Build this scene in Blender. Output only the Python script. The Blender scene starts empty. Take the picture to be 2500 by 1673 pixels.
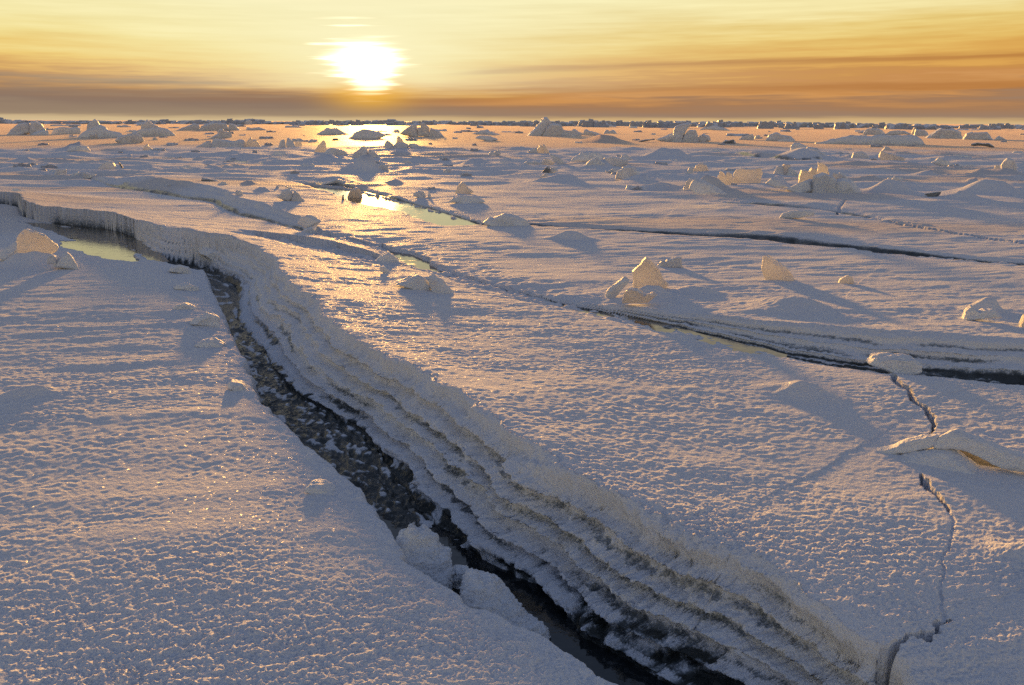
import bpy, bmesh, math, random
import numpy as np
from mathutils import Vector, Matrix

random.seed(7)
scene = bpy.context.scene
COL = scene.collection

# ------------------------------------------------------------------ camera
PW, PH, FPX = 1024.0, 685.0, 887.0
HC = 1.2                                  # eye height above the sea ice, metres
PITCH = math.atan(220.5 / FPX)
ROLL = 0.0044
fw = Vector((0, math.cos(PITCH), -math.sin(PITCH)))
up0 = Vector((0, math.sin(PITCH), math.cos(PITCH)))
rt0 = Vector((1, 0, 0))
rt = rt0 * math.cos(ROLL) + up0 * math.sin(ROLL)
up = up0 * math.cos(ROLL) - rt0 * math.sin(ROLL)
cam_data = bpy.data.cameras.new('camera')
cam_data.sensor_width = 36.0
cam_data.lens = FPX / PW * 36.0
cam_data.clip_start = 0.05
cam_data.clip_end = 30000
cam = bpy.data.objects.new('camera', cam_data)
M = Matrix.Identity(4)
for i in range(3):
    M[i][0], M[i][1], M[i][2] = rt[i], up[i], -fw[i]
M[2][3] = HC
cam.matrix_world = M
COL.objects.link(cam)
scene.camera = cam

def ray(px, py):
    return fw + rt * ((px - PW / 2) / FPX) - up * ((py - PH / 2) / FPX)

def unproj(px, py, z=0.0):
    d = ray(px, py)
    t = (z - HC) / min(d.z, -1e-4)
    return Vector((d.x * t, d.y * t, z))

# photograph regions used to read off positions: left, top, photo pixels per unit
REG = {
    'd': (0, 0, 2500 / 2343.0),
    'm1': (0, 270, 420 / 2343.0), 'm2': (420, 270, 420 / 2343.0), 'm3': (840, 270, 420 / 2343.0),
    'm4': (1260, 270, 420 / 2343.0), 'm5': (1680, 270, 420 / 2343.0), 'm6': (2080, 270, 420 / 2343.0),
    'z1': (0, 540, 300 / 2343.0), 'z2': (1440, 600, 520 / 2343.0), 'q3': (640, 420, 660 / 2343.0),
    'r6': (1650, 550, 850 / 2343.0), 'z5': (2080, 850, 420 / 1733.0), 'b1': (400, 1050, 850 / 2139.0),
    'b2': (1000, 1050, 850 / 2139.0), 'w6': (450, 560, 550 / 2156.0), 'b3': (1650, 1050, 850 / 2139.0),
}
KS = 1024 / 2500.0

def P(reg, x, y):
    a, b, s = REG[reg]
    return ((a + x * s) * KS, (b + y * s) * KS)

def ground_pt(reg, x, y, z=0.0):
    return unproj(*P(reg, x, y), z)

# ------------------------------------------------------------------ light and sky
SUNPX = P('d', 842, 150)
sd = ray(*SUNPX).normalized()
SUN_EL = math.asin(sd.z)
LAMP_EL = SUN_EL + math.radians(0.3)     # the blaze reaches above the disc
SUN_AZ = math.atan2(sd.x, sd.y)           # from +Y towards +X
sun_data = bpy.data.lights.new('sun', 'SUN')
sun_data.energy = 5.0
sun_data.angle = math.radians(3.0)       # the disc is spread by thin cloud
sun_data.color = (1.0, 0.50, 0.12)
sun_data.specular_factor = 0.05           # most of the blaze is already in the sky
sun = bpy.data.objects.new('sun', sun_data)
ld = Vector((math.cos(LAMP_EL) * math.sin(SUN_AZ), math.cos(LAMP_EL) * math.cos(SUN_AZ), math.sin(LAMP_EL)))
sun.rotation_euler = ld.to_track_quat('Z', 'Y').to_euler()
sun.location = (0, 0, 30)
COL.objects.link(sun)

def lin(c):
    return tuple(((v / 255.0) / 12.92 if v <= 10 else ((v / 255.0 + 0.055) / 1.055) ** 2.4) for v in c) + (1.0,)

class NT:
    def __init__(self, tree):
        self.t = tree
        tree.nodes.clear()
    def n(self, kind, **kw):
        nd = self.t.nodes.new(kind)
        for k, v in kw.items():
            setattr(nd, k, v)
        return nd
    def put(self, sock, v):
        if isinstance(v, bpy.types.NodeSocket):
            self.t.links.new(v, sock)
        elif v is not None:
            sock.default_value = v
    def m(self, op, a, b=None, c=None, clamp=False):
        nd = self.n('ShaderNodeMath', operation=op, use_clamp=clamp)
        for i, v in enumerate((a, b, c)):
            self.put(nd.inputs[i], v)
        return nd.outputs[0]
    def vm(self, op, a, b=None, scale=None):
        nd = self.n('ShaderNodeVectorMath', operation=op)
        self.put(nd.inputs[0], a)
        if b is not None:
            self.put(nd.inputs[1], b)
        if scale is not None:
            self.put(nd.inputs['Scale'], scale)
        return nd.outputs[0]
    def mr(self, v, a, b, c=0.0, d=1.0, smooth=True):
        nd = self.n('ShaderNodeMapRange', interpolation_type='SMOOTHSTEP' if smooth else 'LINEAR')
        for i, s in enumerate((v, a, b, c, d)):
            self.put(nd.inputs[i], s)
        return nd.outputs[0]
    def mix(self, f, a, b, blend='MIX'):
        nd = self.n('ShaderNodeMix', data_type='RGBA', blend_type=blend)
        self.put(nd.inputs[0], f)
        self.put(nd.inputs[6], a)
        self.put(nd.inputs[7], b)
        return nd.outputs[2]
    def comb(self, x, y, z):
        nd = self.n('ShaderNodeCombineXYZ')
        for i, v in enumerate((x, y, z)):
            self.put(nd.inputs[i], v)
        return nd.outputs[0]
    def noise(self, vec, scale, detail=3.0, rough=0.55, out=0, dist=0.0):
        nd = self.n('ShaderNodeTexNoise')
        if vec is not None:
            self.put(nd.inputs['Vector'], vec)
        nd.inputs['Scale'].default_value = scale
        nd.inputs['Detail'].default_value = detail
        nd.inputs['Roughness'].default_value = rough
        nd.inputs['Distortion'].default_value = dist
        return nd.outputs[out]
    def ramp(self, f, stops):
        nd = self.n('ShaderNodeValToRGB')
        e = nd.color_ramp.elements
        while len(e) > 1:
            e.remove(e[-1])
        e[0].position, e[0].color = stops[0]
        for p, c in stops[1:]:
            x = e.new(p)
            x.color = c
        self.put(nd.inputs[0], f)
        return nd.outputs[0]

world = bpy.data.worlds.new('World')
scene.world = world
world.use_nodes = True
g = NT(world.node_tree)
tc = g.n('ShaderNodeTexCoord')
sep = g.n('ShaderNodeSeparateXYZ')
g.put(sep.inputs[0], tc.outputs['Generated'])
EL = g.m('MULTIPLY', g.m('ARCSINE', sep.outputs[2]), 57.29578)
AZ = g.m('MULTIPLY', g.m('ARCTAN2', sep.outputs[0], sep.outputs[1]), 57.29578)
daz = g.m('SUBTRACT', AZ, math.degrees(SUN_AZ))
de = g.m('SUBTRACT', EL, math.degrees(SUN_EL))
# long thin cloud streaks: noise in azimuth / elevation, very stretched
sv = g.comb(g.m('MULTIPLY', AZ, 0.085), g.m('MULTIPLY', g.m('ADD', EL, g.m('MULTIPLY', AZ, 0.012)), 1.1), 3.0)
st1 = g.m('SUBTRACT', g.noise(sv, 1.0, 4.0, 0.6), 0.5)
sv2 = g.comb(g.m('MULTIPLY', AZ, 0.11), g.m('MULTIPLY', g.m('SUBTRACT', EL, g.m('MULTIPLY', AZ, 0.02)), 3.2), 8.0)
st2 = g.m('SUBTRACT', g.noise(sv2, 1.0, 3.0, 0.6), 0.5)
wamp = g.mr(EL, 0.3, 2.2, 0.15, 1.0)
warp = g.m('MULTIPLY', g.m('ADD', g.m('MULTIPLY', st1, 3.0), g.m('MULTIPLY', st2, 1.5)), wamp)
# the bank of cloud is higher left of the sun
dip = g.m('MULTIPLY', g.m('POWER', 2.718, g.m('MULTIPLY', g.m('MULTIPLY', daz, daz), -1 / 110.0)), 1.15)
EW = g.m('ADD', g.m('ADD', EL, warp), g.m('MULTIPLY', dip, g.mr(EL, 0.8, 1.8)))
EW = g.m('SUBTRACT', EW, g.m('MULTIPLY', g.mr(daz, 4.0, 42.0, 0.0, 1.15, smooth=False), g.mr(EL, 0.9, 2.0)))
fL = g.m('DIVIDE', EW, 20.0, clamp=True)
HI = [(0.375, lin((245, 235, 180))), (0.5, lin((243, 230, 182))), (0.75, lin((206, 192, 178))), (1.0, lin((150, 146, 168)))]
left = g.ramp(fL, [(0.0, lin((214, 190, 148))), (0.009, lin((206, 180, 138))), (0.017, lin((158, 136, 112))), (0.05, lin((143, 120, 103))),
                   (0.105, lin((150, 114, 88))), (0.128, lin((184, 128, 70))), (0.15, lin((218, 163, 76))), (0.18, lin((236, 196, 98))),
                   (0.23, lin((242, 220, 138))), (0.29, lin((244, 230, 164)))] + HI)
right = g.ramp(fL, [(0.0, lin((214, 182, 136))), (0.010, lin((206, 172, 122))), (0.020, lin((156, 128, 106))), (0.045, lin((166, 124, 90))),
                    (0.065, lin((208, 148, 86))), (0.085, lin((198, 136, 74))), (0.105, lin((200, 140, 70))), (0.125, lin((220, 162, 78))),
                    (0.16, lin((222, 170, 84))), (0.19, lin((228, 186, 98))), (0.23, lin((234, 204, 122))), (0.29, lin((241, 224, 160)))] + HI)
low = g.mix(g.mr(daz, -4.0, 12.0), left, right)
# two thin dark streaks right of the sun
ln1 = g.m('SUBTRACT', EL, g.m('ADD', 2.3, g.m('MULTIPLY', g.m('SUBTRACT', 1.0, g.m('POWER', 2.718, g.m('MULTIPLY', daz, -0.10))), 1.35)))
w1 = g.m('ADD', ln1, g.m('MULTIPLY', st2, 0.5))
sk1 = g.m('MULTIPLY', g.m('POWER', 2.718, g.m('MULTIPLY', g.m('MULTIPLY', w1, w1), -38.0)), g.m('MULTIPLY', g.mr(daz, 3.5, 8.0), g.mr(st1, -0.3, 0.0)))
ln2 = g.m('SUBTRACT', EL, g.m('ADD', 1.95, g.m('MULTIPLY', daz, 0.004)))
w2 = g.m('ADD', ln2, g.m('MULTIPLY', st2, 0.7))
sk2 = g.m('MULTIPLY', g.m('POWER', 2.718, g.m('MULTIPLY', g.m('MULTIPLY', w2, w2), -16.0)), g.mr(daz, 2.0, 14.0))
low = g.mix(g.m('MULTIPLY', g.m('MAXIMUM', sk1, sk2), 0.75), low, lin((176, 112, 52)))
low = g.vm('SCALE', low, scale=g.m('ADD', 1.0, g.m('MULTIPLY', g.m('ADD', st1, st2), g.mr(EL, 2.0, 6.0, 0.0, 0.22))))
# glow of the sun through thin cloud
th2 = g.m('ADD', g.m('MULTIPLY', g.m('MULTIPLY', daz, daz), 0.30), g.m('MULTIPLY', de, de))
bank = g.mr(g.m('ADD', EL, g.m('MULTIPLY', st2, 1.0)), 1.15, 2.5)
wide = g.m('MULTIPLY', g.m('POWER', 2.718, g.m('MULTIPLY', g.m('POWER', th2, 0.5), -0.17)), bank)
low = g.mix(g.m('MULTIPLY', wide, 0.85, clamp=True), low, lin((255, 248, 205)))
ember = g.m('POWER', 2.718, g.m('SUBTRACT', g.m('MULTIPLY', g.m('MULTIPLY', daz, daz), -0.16), g.m('MULTIPLY', g.m('POWER', g.m('SUBTRACT', EL, 1.5), 2.0), 1.4)))
low = g.mix(g.m('MULTIPLY', ember, 0.75), low, lin((250, 186, 60)))
below = g.mr(de, 0.4, -1.6, 1.0, 2.6)
core2 = g.m('ADD', g.m('MULTIPLY', g.m('MULTIPLY', g.m('MULTIPLY', daz, daz), 0.19), below), g.m('MULTIPLY', g.m('MULTIPLY', de, de), 0.42))
core2 = g.m('MULTIPLY', core2, g.m('MAXIMUM', 0.35, g.m('ADD', 1.0, g.m('MULTIPLY', g.m('ADD', st1, g.m('MULTIPLY', st2, 1.4)), 2.6))))
core = g.m('MULTIPLY', g.m('POWER', 2.718, g.m('MULTIPLY', g.m('MULTIPLY', core2, core2), -1.3)), g.mr(EL, 1.0, 1.9))
low = g.vm('ADD', low, g.vm('SCALE', (1.0, 0.90, 0.70), scale=g.m('MULTIPLY', core, 1.5)))
sky = g.n('ShaderNodeTexSky', sky_type='NISHITA', sun_disc=False)
sky.sun_elevation = SUN_EL
sky.sun_rotation = SUN_AZ
sky.altitude = 0
sky.air_density = 1.0
sky.dust_density = 0.6
sky.ozone_density = 2.0
SKY_STRENGTH = 0.15
nis = g.vm('SCALE', sky.outputs[0], scale=SKY_STRENGTH)
SKYFILL = g.mix(1.0, g.vm('MULTIPLY', nis, (0.31, 0.345, 0.40)), (0.060, 0.069, 0.102, 1), 'ADD')   # tinted blue air above, plus an even lavender glow added as fill light
EXPO = 0.72
low = g.vm('SCALE', low, scale=2 ** -EXPO)
colr = g.mix(g.mr(EL, 11.0, 26.0), low, SKYFILL)
bgn = g.n('ShaderNodeBackground')
g.put(bgn.inputs[0], colr)
bgn.inputs[1].default_value = 1.0
wo = g.n('ShaderNodeOutputWorld')
g.put(wo.inputs[0], bgn.outputs[0])

scene.view_settings.view_transform = 'Standard'
scene.view_settings.look = 'None'
scene.view_settings.exposure = EXPO
scene.view_settings.gamma = 1.0
scene.cycles.use_denoising = False
scene.cycles.max_bounces = 8
scene.cycles.diffuse_bounces = 4
scene.cycles.glossy_bounces = 3
scene.cycles.transmission_bounces = 6
scene.cycles.sample_clamp_indirect = 3.0
scene.cycles.sample_clamp_direct = 6.0
# ------------------------------------------------------------------ noise in numpy
_rng = np.random.RandomState(11)
_PERM = np.concatenate([_rng.permutation(256)] * 3).astype(np.int32)
_GA = _rng.rand(256).astype(np.float32) * 2 * np.pi
_GX, _GY = np.cos(_GA), np.sin(_GA)

def perlin(x, y, seed=0):
    x = np.asarray(x, dtype=np.float64) + seed * 17.31
    y = np.asarray(y, dtype=np.float64) + seed * 9.73
    xf, yf = np.floor(x), np.floor(y)
    xi, yi = xf.astype(np.int64) & 255, yf.astype(np.int64) & 255
    u, v = (x - xf).astype(np.float32), (y - yf).astype(np.float32)
    fu, fv = u * u * u * (u * (u * 6 - 15) + 10), v * v * v * (v * (v * 6 - 15) + 10)
    def gr(i, j, du, dv):
        h = _PERM[_PERM[i] + j]
        return _GX[h] * du + _GY[h] * dv
    a = gr(xi, yi, u, v)
    b = gr(xi + 1, yi, u - 1, v)
    c = gr(xi, yi + 1, u, v - 1)
    d = gr(xi + 1, yi + 1, u - 1, v - 1)
    return ((a + (b - a) * fu) + ((c + (d - c) * fu) - (a + (b - a) * fu)) * fv) * 1.5

def sstep(a, b, x):
    t = np.clip((x - a) / (b - a), 0, 1)
    return t * t * (3 - 2 * t)

def polydist(px, py, poly):
    """distance, signed side (+ right of travel) and interpolated value along a polyline of (x, y, value)"""
    best = np.full(px.shape, 1e18)
    perp = np.zeros(px.shape)
    val = np.zeros(px.shape)
    vx = np.zeros(px.shape)
    vy = np.zeros(px.shape)
    arc = np.zeros(px.shape)
    run = 0.0
    for (ax, ay, av), (bx, by, bv) in zip(poly[:-1], poly[1:]):
        dx, dy = bx - ax, by - ay
        L = math.hypot(dx, dy)
        if L < 1e-9:
            continue
        t = np.clip(((px - ax) * dx + (py - ay) * dy) / (L * L), 0, 1)
        qx, qy = px - (ax + t * dx), py - (ay + t * dy)
        d2 = qx * qx + qy * qy
        cr = (qx * dy - qy * dx) / L
        eps = 1e-7
        upd = (d2 < best - eps) | ((np.abs(d2 - best) <= eps) & (np.abs(cr) > np.abs(perp)))
        best = np.where(upd, d2, best)
        perp = np.where(upd, cr, perp)
        val = np.where(upd, av + t * (bv - av), val)
        vx = np.where(upd, qx, vx)
        vy = np.where(upd, qy, vy)
        arc = np.where(upd, run + t * L, arc)
        run += L
    return np.sqrt(best), np.where(perp >= 0, 1.0, -1.0), val, vx, vy, arc

def inside_poly(px, py, poly):
    r = np.zeros(px.shape, dtype=bool)
    n = len(poly)
    for i in range(n):
        (x1, y1), (x2, y2) = poly[i], poly[(i + 1) % n]
        if y1 == y2:
            continue
        c = ((y1 > py) != (y2 > py)) & (px < (x2 - x1) * (py - y1) / (y2 - y1) + x1)
        r ^= c
    return r

# ------------------------------------------------------------------ cracks and floe edges
WATER_Z = -0.185
POOL_Z = -0.018

def line(reg, pts, z=None):
    out = []
    for p in pts:
        zz = p[2] if len(p) > 2 else z
        w = ground_pt(reg, p[0], p[1], zz)
        px, py = P(reg, p[0], p[1])
        out.append((w.x, w.y, zz, px, py))
    return out

CRACKS = []
def settle(L, W):
    """keep every broken face a little off vertical: its height cannot exceed what the picture leaves it"""
    def fit(A, B, sign):
        order = sorted(B, key=lambda q: q[3])
        bx, by, bz = [q[3] for q in order], [q[4] for q in order], [q[2] for q in order]
        out = []
        for (x, y, z, px, py) in A:
            yo, zo = np.interp(px, bx, by), np.interp(px, bx, bz)
            lim = max(0.0, (yo - py) * sign) * math.hypot(x, y) / FPX * 0.62
            tot = (z - zo) * sign
            k = min(1.0, lim / tot) if tot > 1e-6 else 1.0
            out.append([px, py, z * k])
        for _ in range(3):
            zs = [q[2] for q in out]
            for i in range(1, len(out) - 1):
                a = 0.25 * zs[i - 1] + 0.5 * zs[i] + 0.25 * zs[i + 1]
                out[i][2] = min(zs[i], a) if sign > 0 else max(zs[i], a)
        return out
    l2, w2 = fit(L, W, 1), fit(W, L, -1)
    return [tuple(unproj(a, b, c)[:2]) + (c, a, b) for a, b, c in l2], [tuple(unproj(a, b, c)[:2]) + (c, a, b) for a, b, c in w2]

def crack(L, W, F=None, **kw):
    if F is None:
        L, W = settle(L, W)
    L, W = [q[:3] for q in L], [q[:3] for q in W]
    F = [q[:3] for q in F] if F else None
    d = dict(lam=1.2, near=0.12, jag=0.02, jf=7.0, layers=4, ice=0.5, foot=0.4, rough=0.02, lay=0.02, foot_ice=None, bite=0.4, thr=0.0)
    d.update(kw)
    d.update(L=L, W=W, F=F)
    CRACKS.append(d)

# the long foreground crack
A_L = line('d', [(-500, 425, 0.160), (-300, 428, 0.160), (0, 436, 0.160), (45, 443, 0.160), (54, 458, 0.170), (85, 468, 0.180), (170, 477, 0.180), (255, 486, 0.180),
                 (282, 493, 0.180), (340, 505, 0.190), (360, 512, 0.190), (425, 522, 0.200), (486, 533, 0.177), (520, 541, 0.163), (578, 557, 0.140),
                 (629, 582, 0.140), (646, 616, 0.140), (680, 648, 0.140), (738, 686, 0.140), (731, 703, 0.135), (755, 724, 0.135), (800, 765, 0.130),
                 (870, 800, 0.130), (925, 826, 0.130), (1000, 866, 0.125), (1050, 890, 0.125), (1070, 907, 0.125), (1120, 936, 0.120), (1180, 985, 0.120),
                 (1290, 1070, 0.110), (1400, 1122, 0.110), (1500, 1170, 0.100), (1600, 1215, 0.095), (1690, 1246, 0.090), (1800, 1312, 0.085),
                 (1900, 1380, 0.080), (1990, 1446, 0.070), (2060, 1496, 0.060), (2110, 1560, 0.040), (2160, 1650, 0.030), (2220, 1800, 0.020)])
A_W = line('d', [(-500, 447, -0.050), (-300, 450, -0.050), (0, 457, -0.050), (38, 468, -0.050), (50, 492, -0.050), (136, 511, -0.050), (211, 524, -0.050), (272, 536, -0.050), (308, 550, -0.060),
                 (342, 590, -0.070), (408, 604, -0.117), (473, 612, -0.147), (500, 632, -0.160), (542, 660, -0.160), (545, 735, -0.160), (575, 768, -0.160), (602, 800, -0.160), (626, 852, -0.170),
                 (680, 910, -0.170), (760, 950, -0.170), (815, 985, -0.170), (862, 1030, -0.170), (892, 1082, -0.170), (970, 1165, -0.180), (1000, 1200, -0.190), (1050, 1250, -0.200), (1085, 1300, -0.210),
                 (1150, 1326, -0.210), (1222, 1365, -0.210), (1262, 1410, -0.210), (1330, 1476, -0.200), (1450, 1545, -0.200), (1600, 1610, -0.200), (1800, 1700, -0.200), (1950, 1800, -0.200)])
A_F = line('d', [(-500, 452, 0), (-300, 455, 0), (0, 464, -.01), (36, 472, -.01), (46, 494, -.02), (136, 518, -.03), (211, 530, -.03), (272, 543, -.03), (306, 560, -.03),
                 (338, 598, -.03), (408, 612, -.03), (466, 624, -.03), (482, 668, -.03), (494, 690, -.03), (516, 745, -.03), (540, 797, -.03), (560, 842, -.03), (577, 890, -.03),
                 (608, 936, -.03), (634, 960, -.03), (690, 1012, -.03), (760, 1072, -.03), (828, 1130, -.03), (872, 1190, -.03), (905, 1240, -.03), (925, 1290, -.03),
                 (980, 1322, -.03), (1040, 1363, -.03), (1100, 1398, -.03), (1180, 1438, -.03), (1250, 1468, -.03), (1340, 1528, -.03), (1420, 1568, -.03),
                 (1540, 1640, -.03), (1750, 1800, -.03)])
crack(A_L, A_W, A_F, lam=1.0, near=0.10, layers=6, ice=0.85, foot=0.14, rough=0.026, lay=0.030, jag=0.016, jf=9.0, foot_ice=1.0, bite=1.0)
# second crack behind it
B_L = line('d', [(105, 388, 0.018), (190, 398, 0.054), (255, 412, 0.090), (285, 405, 0.144), (330, 399, 0.180), (342, 402, 0.180), (400, 411, 0.180), (460, 421, 0.180), (520, 432, 0.180), (530, 446, 0.126),
                 (545, 456, 0.090), (600, 468, 0.090), (640, 480, 0.090), (690, 500, 0.090), (722, 516, 0.090), (745, 538, 0.036), (780, 544, 0.000)])
B_W = line('d', [(100, 392, 0.000), (190, 404, -0.010), (250, 424, -0.025), (290, 434, -0.050), (330, 441, -0.055), (400, 450, -0.055), (460, 459, -0.055), (497, 466, -0.055), (520, 482, -0.060), (560, 497, -0.060), (610, 508, -0.060),
                 (645, 516, -0.060), (700, 530, -0.050), (735, 543, -0.030), (780, 546, -0.000)])
crack(B_L, B_W, None, lam=1.5, near=0.15, layers=3, ice=0.45, foot=0.5, foot_ice=0.8, rough=0.018, jag=0.05, jf=3.0)
# wet refrozen seam, then the layered floe edge on the right
C_L = line('d', [(740, 541, 0.000), (900, 572, 0.000), (1100, 642, 0.000), (1250, 682, 0.006), (1400, 702, 0.022), (1500, 712, 0.034), (1600, 722, 0.043), (1700, 735, 0.053), (1800, 745, 0.059),
                 (1900, 752, 0.068), (2100, 762, 0.077), (2343, 776, 0.084), (2700, 800, 0.081), (3200, 840, 0.062)])
C_W = line('d', [(740, 543, 0.0), (830, 562, -0.050), (890, 576, -0.056), (940, 598, -0.056), (1000, 622, -0.054), (1100, 648, -0.056), (1200, 675, -0.056), (1300, 702, -0.056), (1400, 721, -0.059),
                 (1500, 744, -0.061), (1600, 771, -0.061), (1700, 797, -0.078), (1800, 822, -0.081), (1900, 843, -0.081), (1980, 855, -0.087), (2040, 862, -0.087),
                 (2150, 870, -0.087), (2343, 885, -0.087), (2700, 930, -0.087), (3200, 1000, -0.058)])
crack(C_L, C_W, None, lam=0.8, near=0.20, layers=3, ice=1.0, foot=0.42, foot_ice=1.0, rough=0.010, lay=0.022, jag=0.02, jf=3.0, thr=0.45)  # bare ice mask, strengthened to paint the shade of this camera-facing wall
# bright frozen pool and the crack that runs right from it
D_L = line('q3', [(250, 92, .0), (440, 85, .03), (640, 55, .07), (730, 72, .06), (860, 112, .03), (1010, 166, .02), (1110, 185, .03), (1260, 235, .02), (1410, 265, .03), (1560, 305, .03),
                  (1710, 352, .03), (1860, 410, .015)]) + line('d', [(1110, 507, .02), (1200, 509, .02), (1300, 512, .025), (1420, 521, .025), (1500, 524, .03), (1600, 524, .05), (1660, 522, .06),
                  (1750, 529, .055), (1850, 536, .05), (1950, 549, .045), (2050, 562, .045), (2150, 575, .035), (2250, 586, .03), (2343, 592, .03), (2600, 612, .03), (3000, 640, .03)])
D_W = line('q3', [(250, 96, .0), (440, 112, -.04), (700, 142, -.045), (840, 168, -.045), (1000, 212, -.045), (1200, 262, -.045), (1300, 292, -.045), (1450, 328, -.045), (1560, 362, -.045),
                  (1700, 410, -.045), (1820, 442, -.045)]) + line('d', [(1105, 517, -.03), (1200, 517, -.02), (1300, 524, -.025), (1420, 531, -.025), (1500, 537, -.035), (1600, 545, -.05), (1720, 552, -.06),
                  (1830, 562, -.06), (1950, 572, -.05), (2000, 579, -.055), (2100, 587, -.05), (2200, 595, -.04), (2343, 607, -.035), (2600, 630, -.04), (3000, 662, -.04)])
crack(D_L, D_W, None, lam=1.3, near=0.08, layers=1, ice=0.6, foot=0.8, foot_ice=0.9, rough=0.006, jag=0.02, jf=4.0, bite=0.15)
# upper right broken plate
E_L = line('d', [(1635, 459, .0), (1662, 453, .05), (1690, 452, .06), (1760, 456, .06), (1850, 466, .06), (1920, 471, .05), (1990, 488, .03), (2050, 504, .02), (2120, 517, .0)])
E_W = line('d', [(1635, 461, .0), (1680, 470, -.07), (1760, 477, -.09), (1850, 485, -.09), (1912, 490, -.08), (1990, 500, -.04), (2050, 510, -.02), (2120, 519, .0)])
crack(E_L, E_W, None, lam=2.0, near=0.12, layers=1, ice=0.5, foot=0.6, foot_ice=0.8, jag=0.03, jf=3.0, bite=0.2)
# step just behind the crest of the near slab
K_L = line('w6', [(745, 88, .0), (950, 117, 0.020), (1180, 148, 0.028), (1400, 165, 0.030), (1600, 212, 0.030), (1800, 258, 0.028), (1900, 300, 0.015), (2000, 340, .0)])
K_W = line('w6', [(745, 92, .0), (950, 128, -0.015), (1180, 170, -0.020), (1400, 222, -0.022), (1600, 262, -0.022), (1800, 298, -0.022), (1900, 325, -0.015), (2000, 345, .0)])
crack(K_L, K_W, None, lam=0.7, near=0.30, layers=1, ice=0.0, rough=0.012, jag=0.02, jf=4.0)
# two snow covered steps in the left middle distance
N_L = line('m2', [(700, 625, .0), (760, 590, 0.162), (830, 562, 0.230), (920, 580, 0.203), (1050, 612, 0.162), (1300, 655, 0.135), (1450, 700, .06), (1700, 735, .0)])
N_W = line('m2', [(700, 640, .0), (760, 668, -.03), (850, 672, -.05), (960, 700, -.05), (1100, 722, -.05), (1300, 742, -.05), (1450, 750, -.03), (1700, 742, .0)])
crack(N_L, N_W, None, lam=2.5, near=0.8, layers=2, ice=0.2, rough=0.04, jag=0.12, jf=1.2)
O_L = line('m2', [(250, 630, 0.000), (380, 632, 0.060), (560, 685, 0.075), (720, 705, 0.075), (950, 748, 0.060), (1020, 785, 0.000)])
O_W = line('m2', [(250, 640, 0.000), (430, 695, -0.030), (620, 745, -0.045), (720, 785, -0.045), (940, 798, -0.038), (1020, 795, 0.000)])
crack(O_L, O_W, None, lam=2.5, near=0.8, layers=2, ice=0.3, rough=0.04, jag=0.1, jf=1.2)
# raised plate over a black gap, upper right; ice mask blackens its shaded face
Q_L = line('m5', [(700, 585, .0), (785, 566, .11), (1000, 586, .11), (1250, 613, .11), (1500, 640, .10), (1650, 650, .06), (1900, 660, .0)])
Q_W = line('m5', [(700, 600, .0), (785, 618, -.02), (1000, 640, -.04), (1250, 666, -.04), (1480, 690, -.04), (1650, 674, -.03), (1900, 665, .0)])
crack(Q_L, Q_W, None, lam=4.0, near=0.6, layers=1, ice=1.0, rough=0.03, jag=0.06, jf=1.2, foot_ice=1.0, foot=0.75)

# thin cracks: polyline with half width as value
THIN = [
    (line('d', [(2040, 858, .012), (2050, 880, .013), (2075, 903, .011), (2090, 925, .009), (2120, 945, .011), (2135, 965, .012), (2131, 990, .006), (2118, 1020, .0015)], ), 0.16, 0.008),
    (line('d', [(2100, 1108, .002), (2116, 1122, .014), (2132, 1142, .009), (2152, 1165, .006), (2166, 1196, .003)]), 0.16, 0.01),
    (line('d', [(2166, 1196, .005), (2180, 1240, .004), (2150, 1330, .004), (2145, 1400, .004), (2142, 1470, .006)]), 0.006, 0.0),
    (line('d', [(2142, 1470, .005), (2105, 1502, .005), (2060, 1514, .006), (2025, 1535, .016), (1998, 1552, .034), (1985, 1590, .036), (1980, 1700, .036)]), 0.30, 0.0),
    (line('d', [(1935, 456, .02), (1926, 470, .025), (1912, 489, .02)]), 0.045, 0.0),
    (line('d', [(2050, 508, .015), (2150, 528, .015), (2343, 560, .01)]), 0.03, 0.02),
]

SEAM = [q[:2] + (h,) for q, h in zip(line('d', [(735, 542), (830, 560), (892, 575), (945, 598), (1005, 624), (1100, 650), (1200, 677), (1300, 704), (1400, 724), (1520, 752), (1640, 785), (1760, 815)], POOL_Z),
        (.05, .12, .28, .30, .30, .30, .30, .26, .22, .18, .14, .05))]
SEAM_BOX = (min(q[0] for q in SEAM) - 1.5, max(q[0] for q in SEAM) + 1.5, min(q[1] for q in SEAM) - 1.5, max(q[1] for q in SEAM) + 1.5)

# pools of clear refrozen water: polygons on the ice
POOLS = [
    [ground_pt('z1', *p, POOL_Z) for p in [(470, 20), (700, 25), (1000, 60), (1250, 100), (1500, 140), (1850, 180), (1950, 260), (2100, 290), (2250, 350), (2343, 430),
        (2480, 540), (2590, 660), (2740, 770), (2560, 795), (2343, 790), (2100, 750), (1980, 700), (1700, 665), (1580, 620), (1380, 555), (1290, 490), (1130, 450), (1180, 375), (1540, 368),
        (1300, 310), (1150, 265), (900, 195), (700, 125), (560, 80)]],
    [ground_pt('q3', *p, POOL_Z) for p in [(250, 102), (440, 122), (700, 146), (830, 170), (1000, 216), (1200, 262), (1300, 292), (1450, 328), (1560, 362), (1700, 412), (1830, 442), (1905, 452),
        (1850, 470), (1620, 478), (1500, 465), (1400, 432), (1300, 402), (1220, 366), (1100, 332), (900, 302), (800, 287), (740, 262), (690, 238), (600, 216), (470, 192), (540, 176), (480, 160), (380, 142)]],
    [ground_pt('d', *p, POOL_Z) for p in [(880, 568), (930, 580), (975, 598), (1005, 622), (965, 618), (915, 600)]],
]
POOLS = [[(v.x, v.y) for v in p] for p in POOLS]

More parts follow.
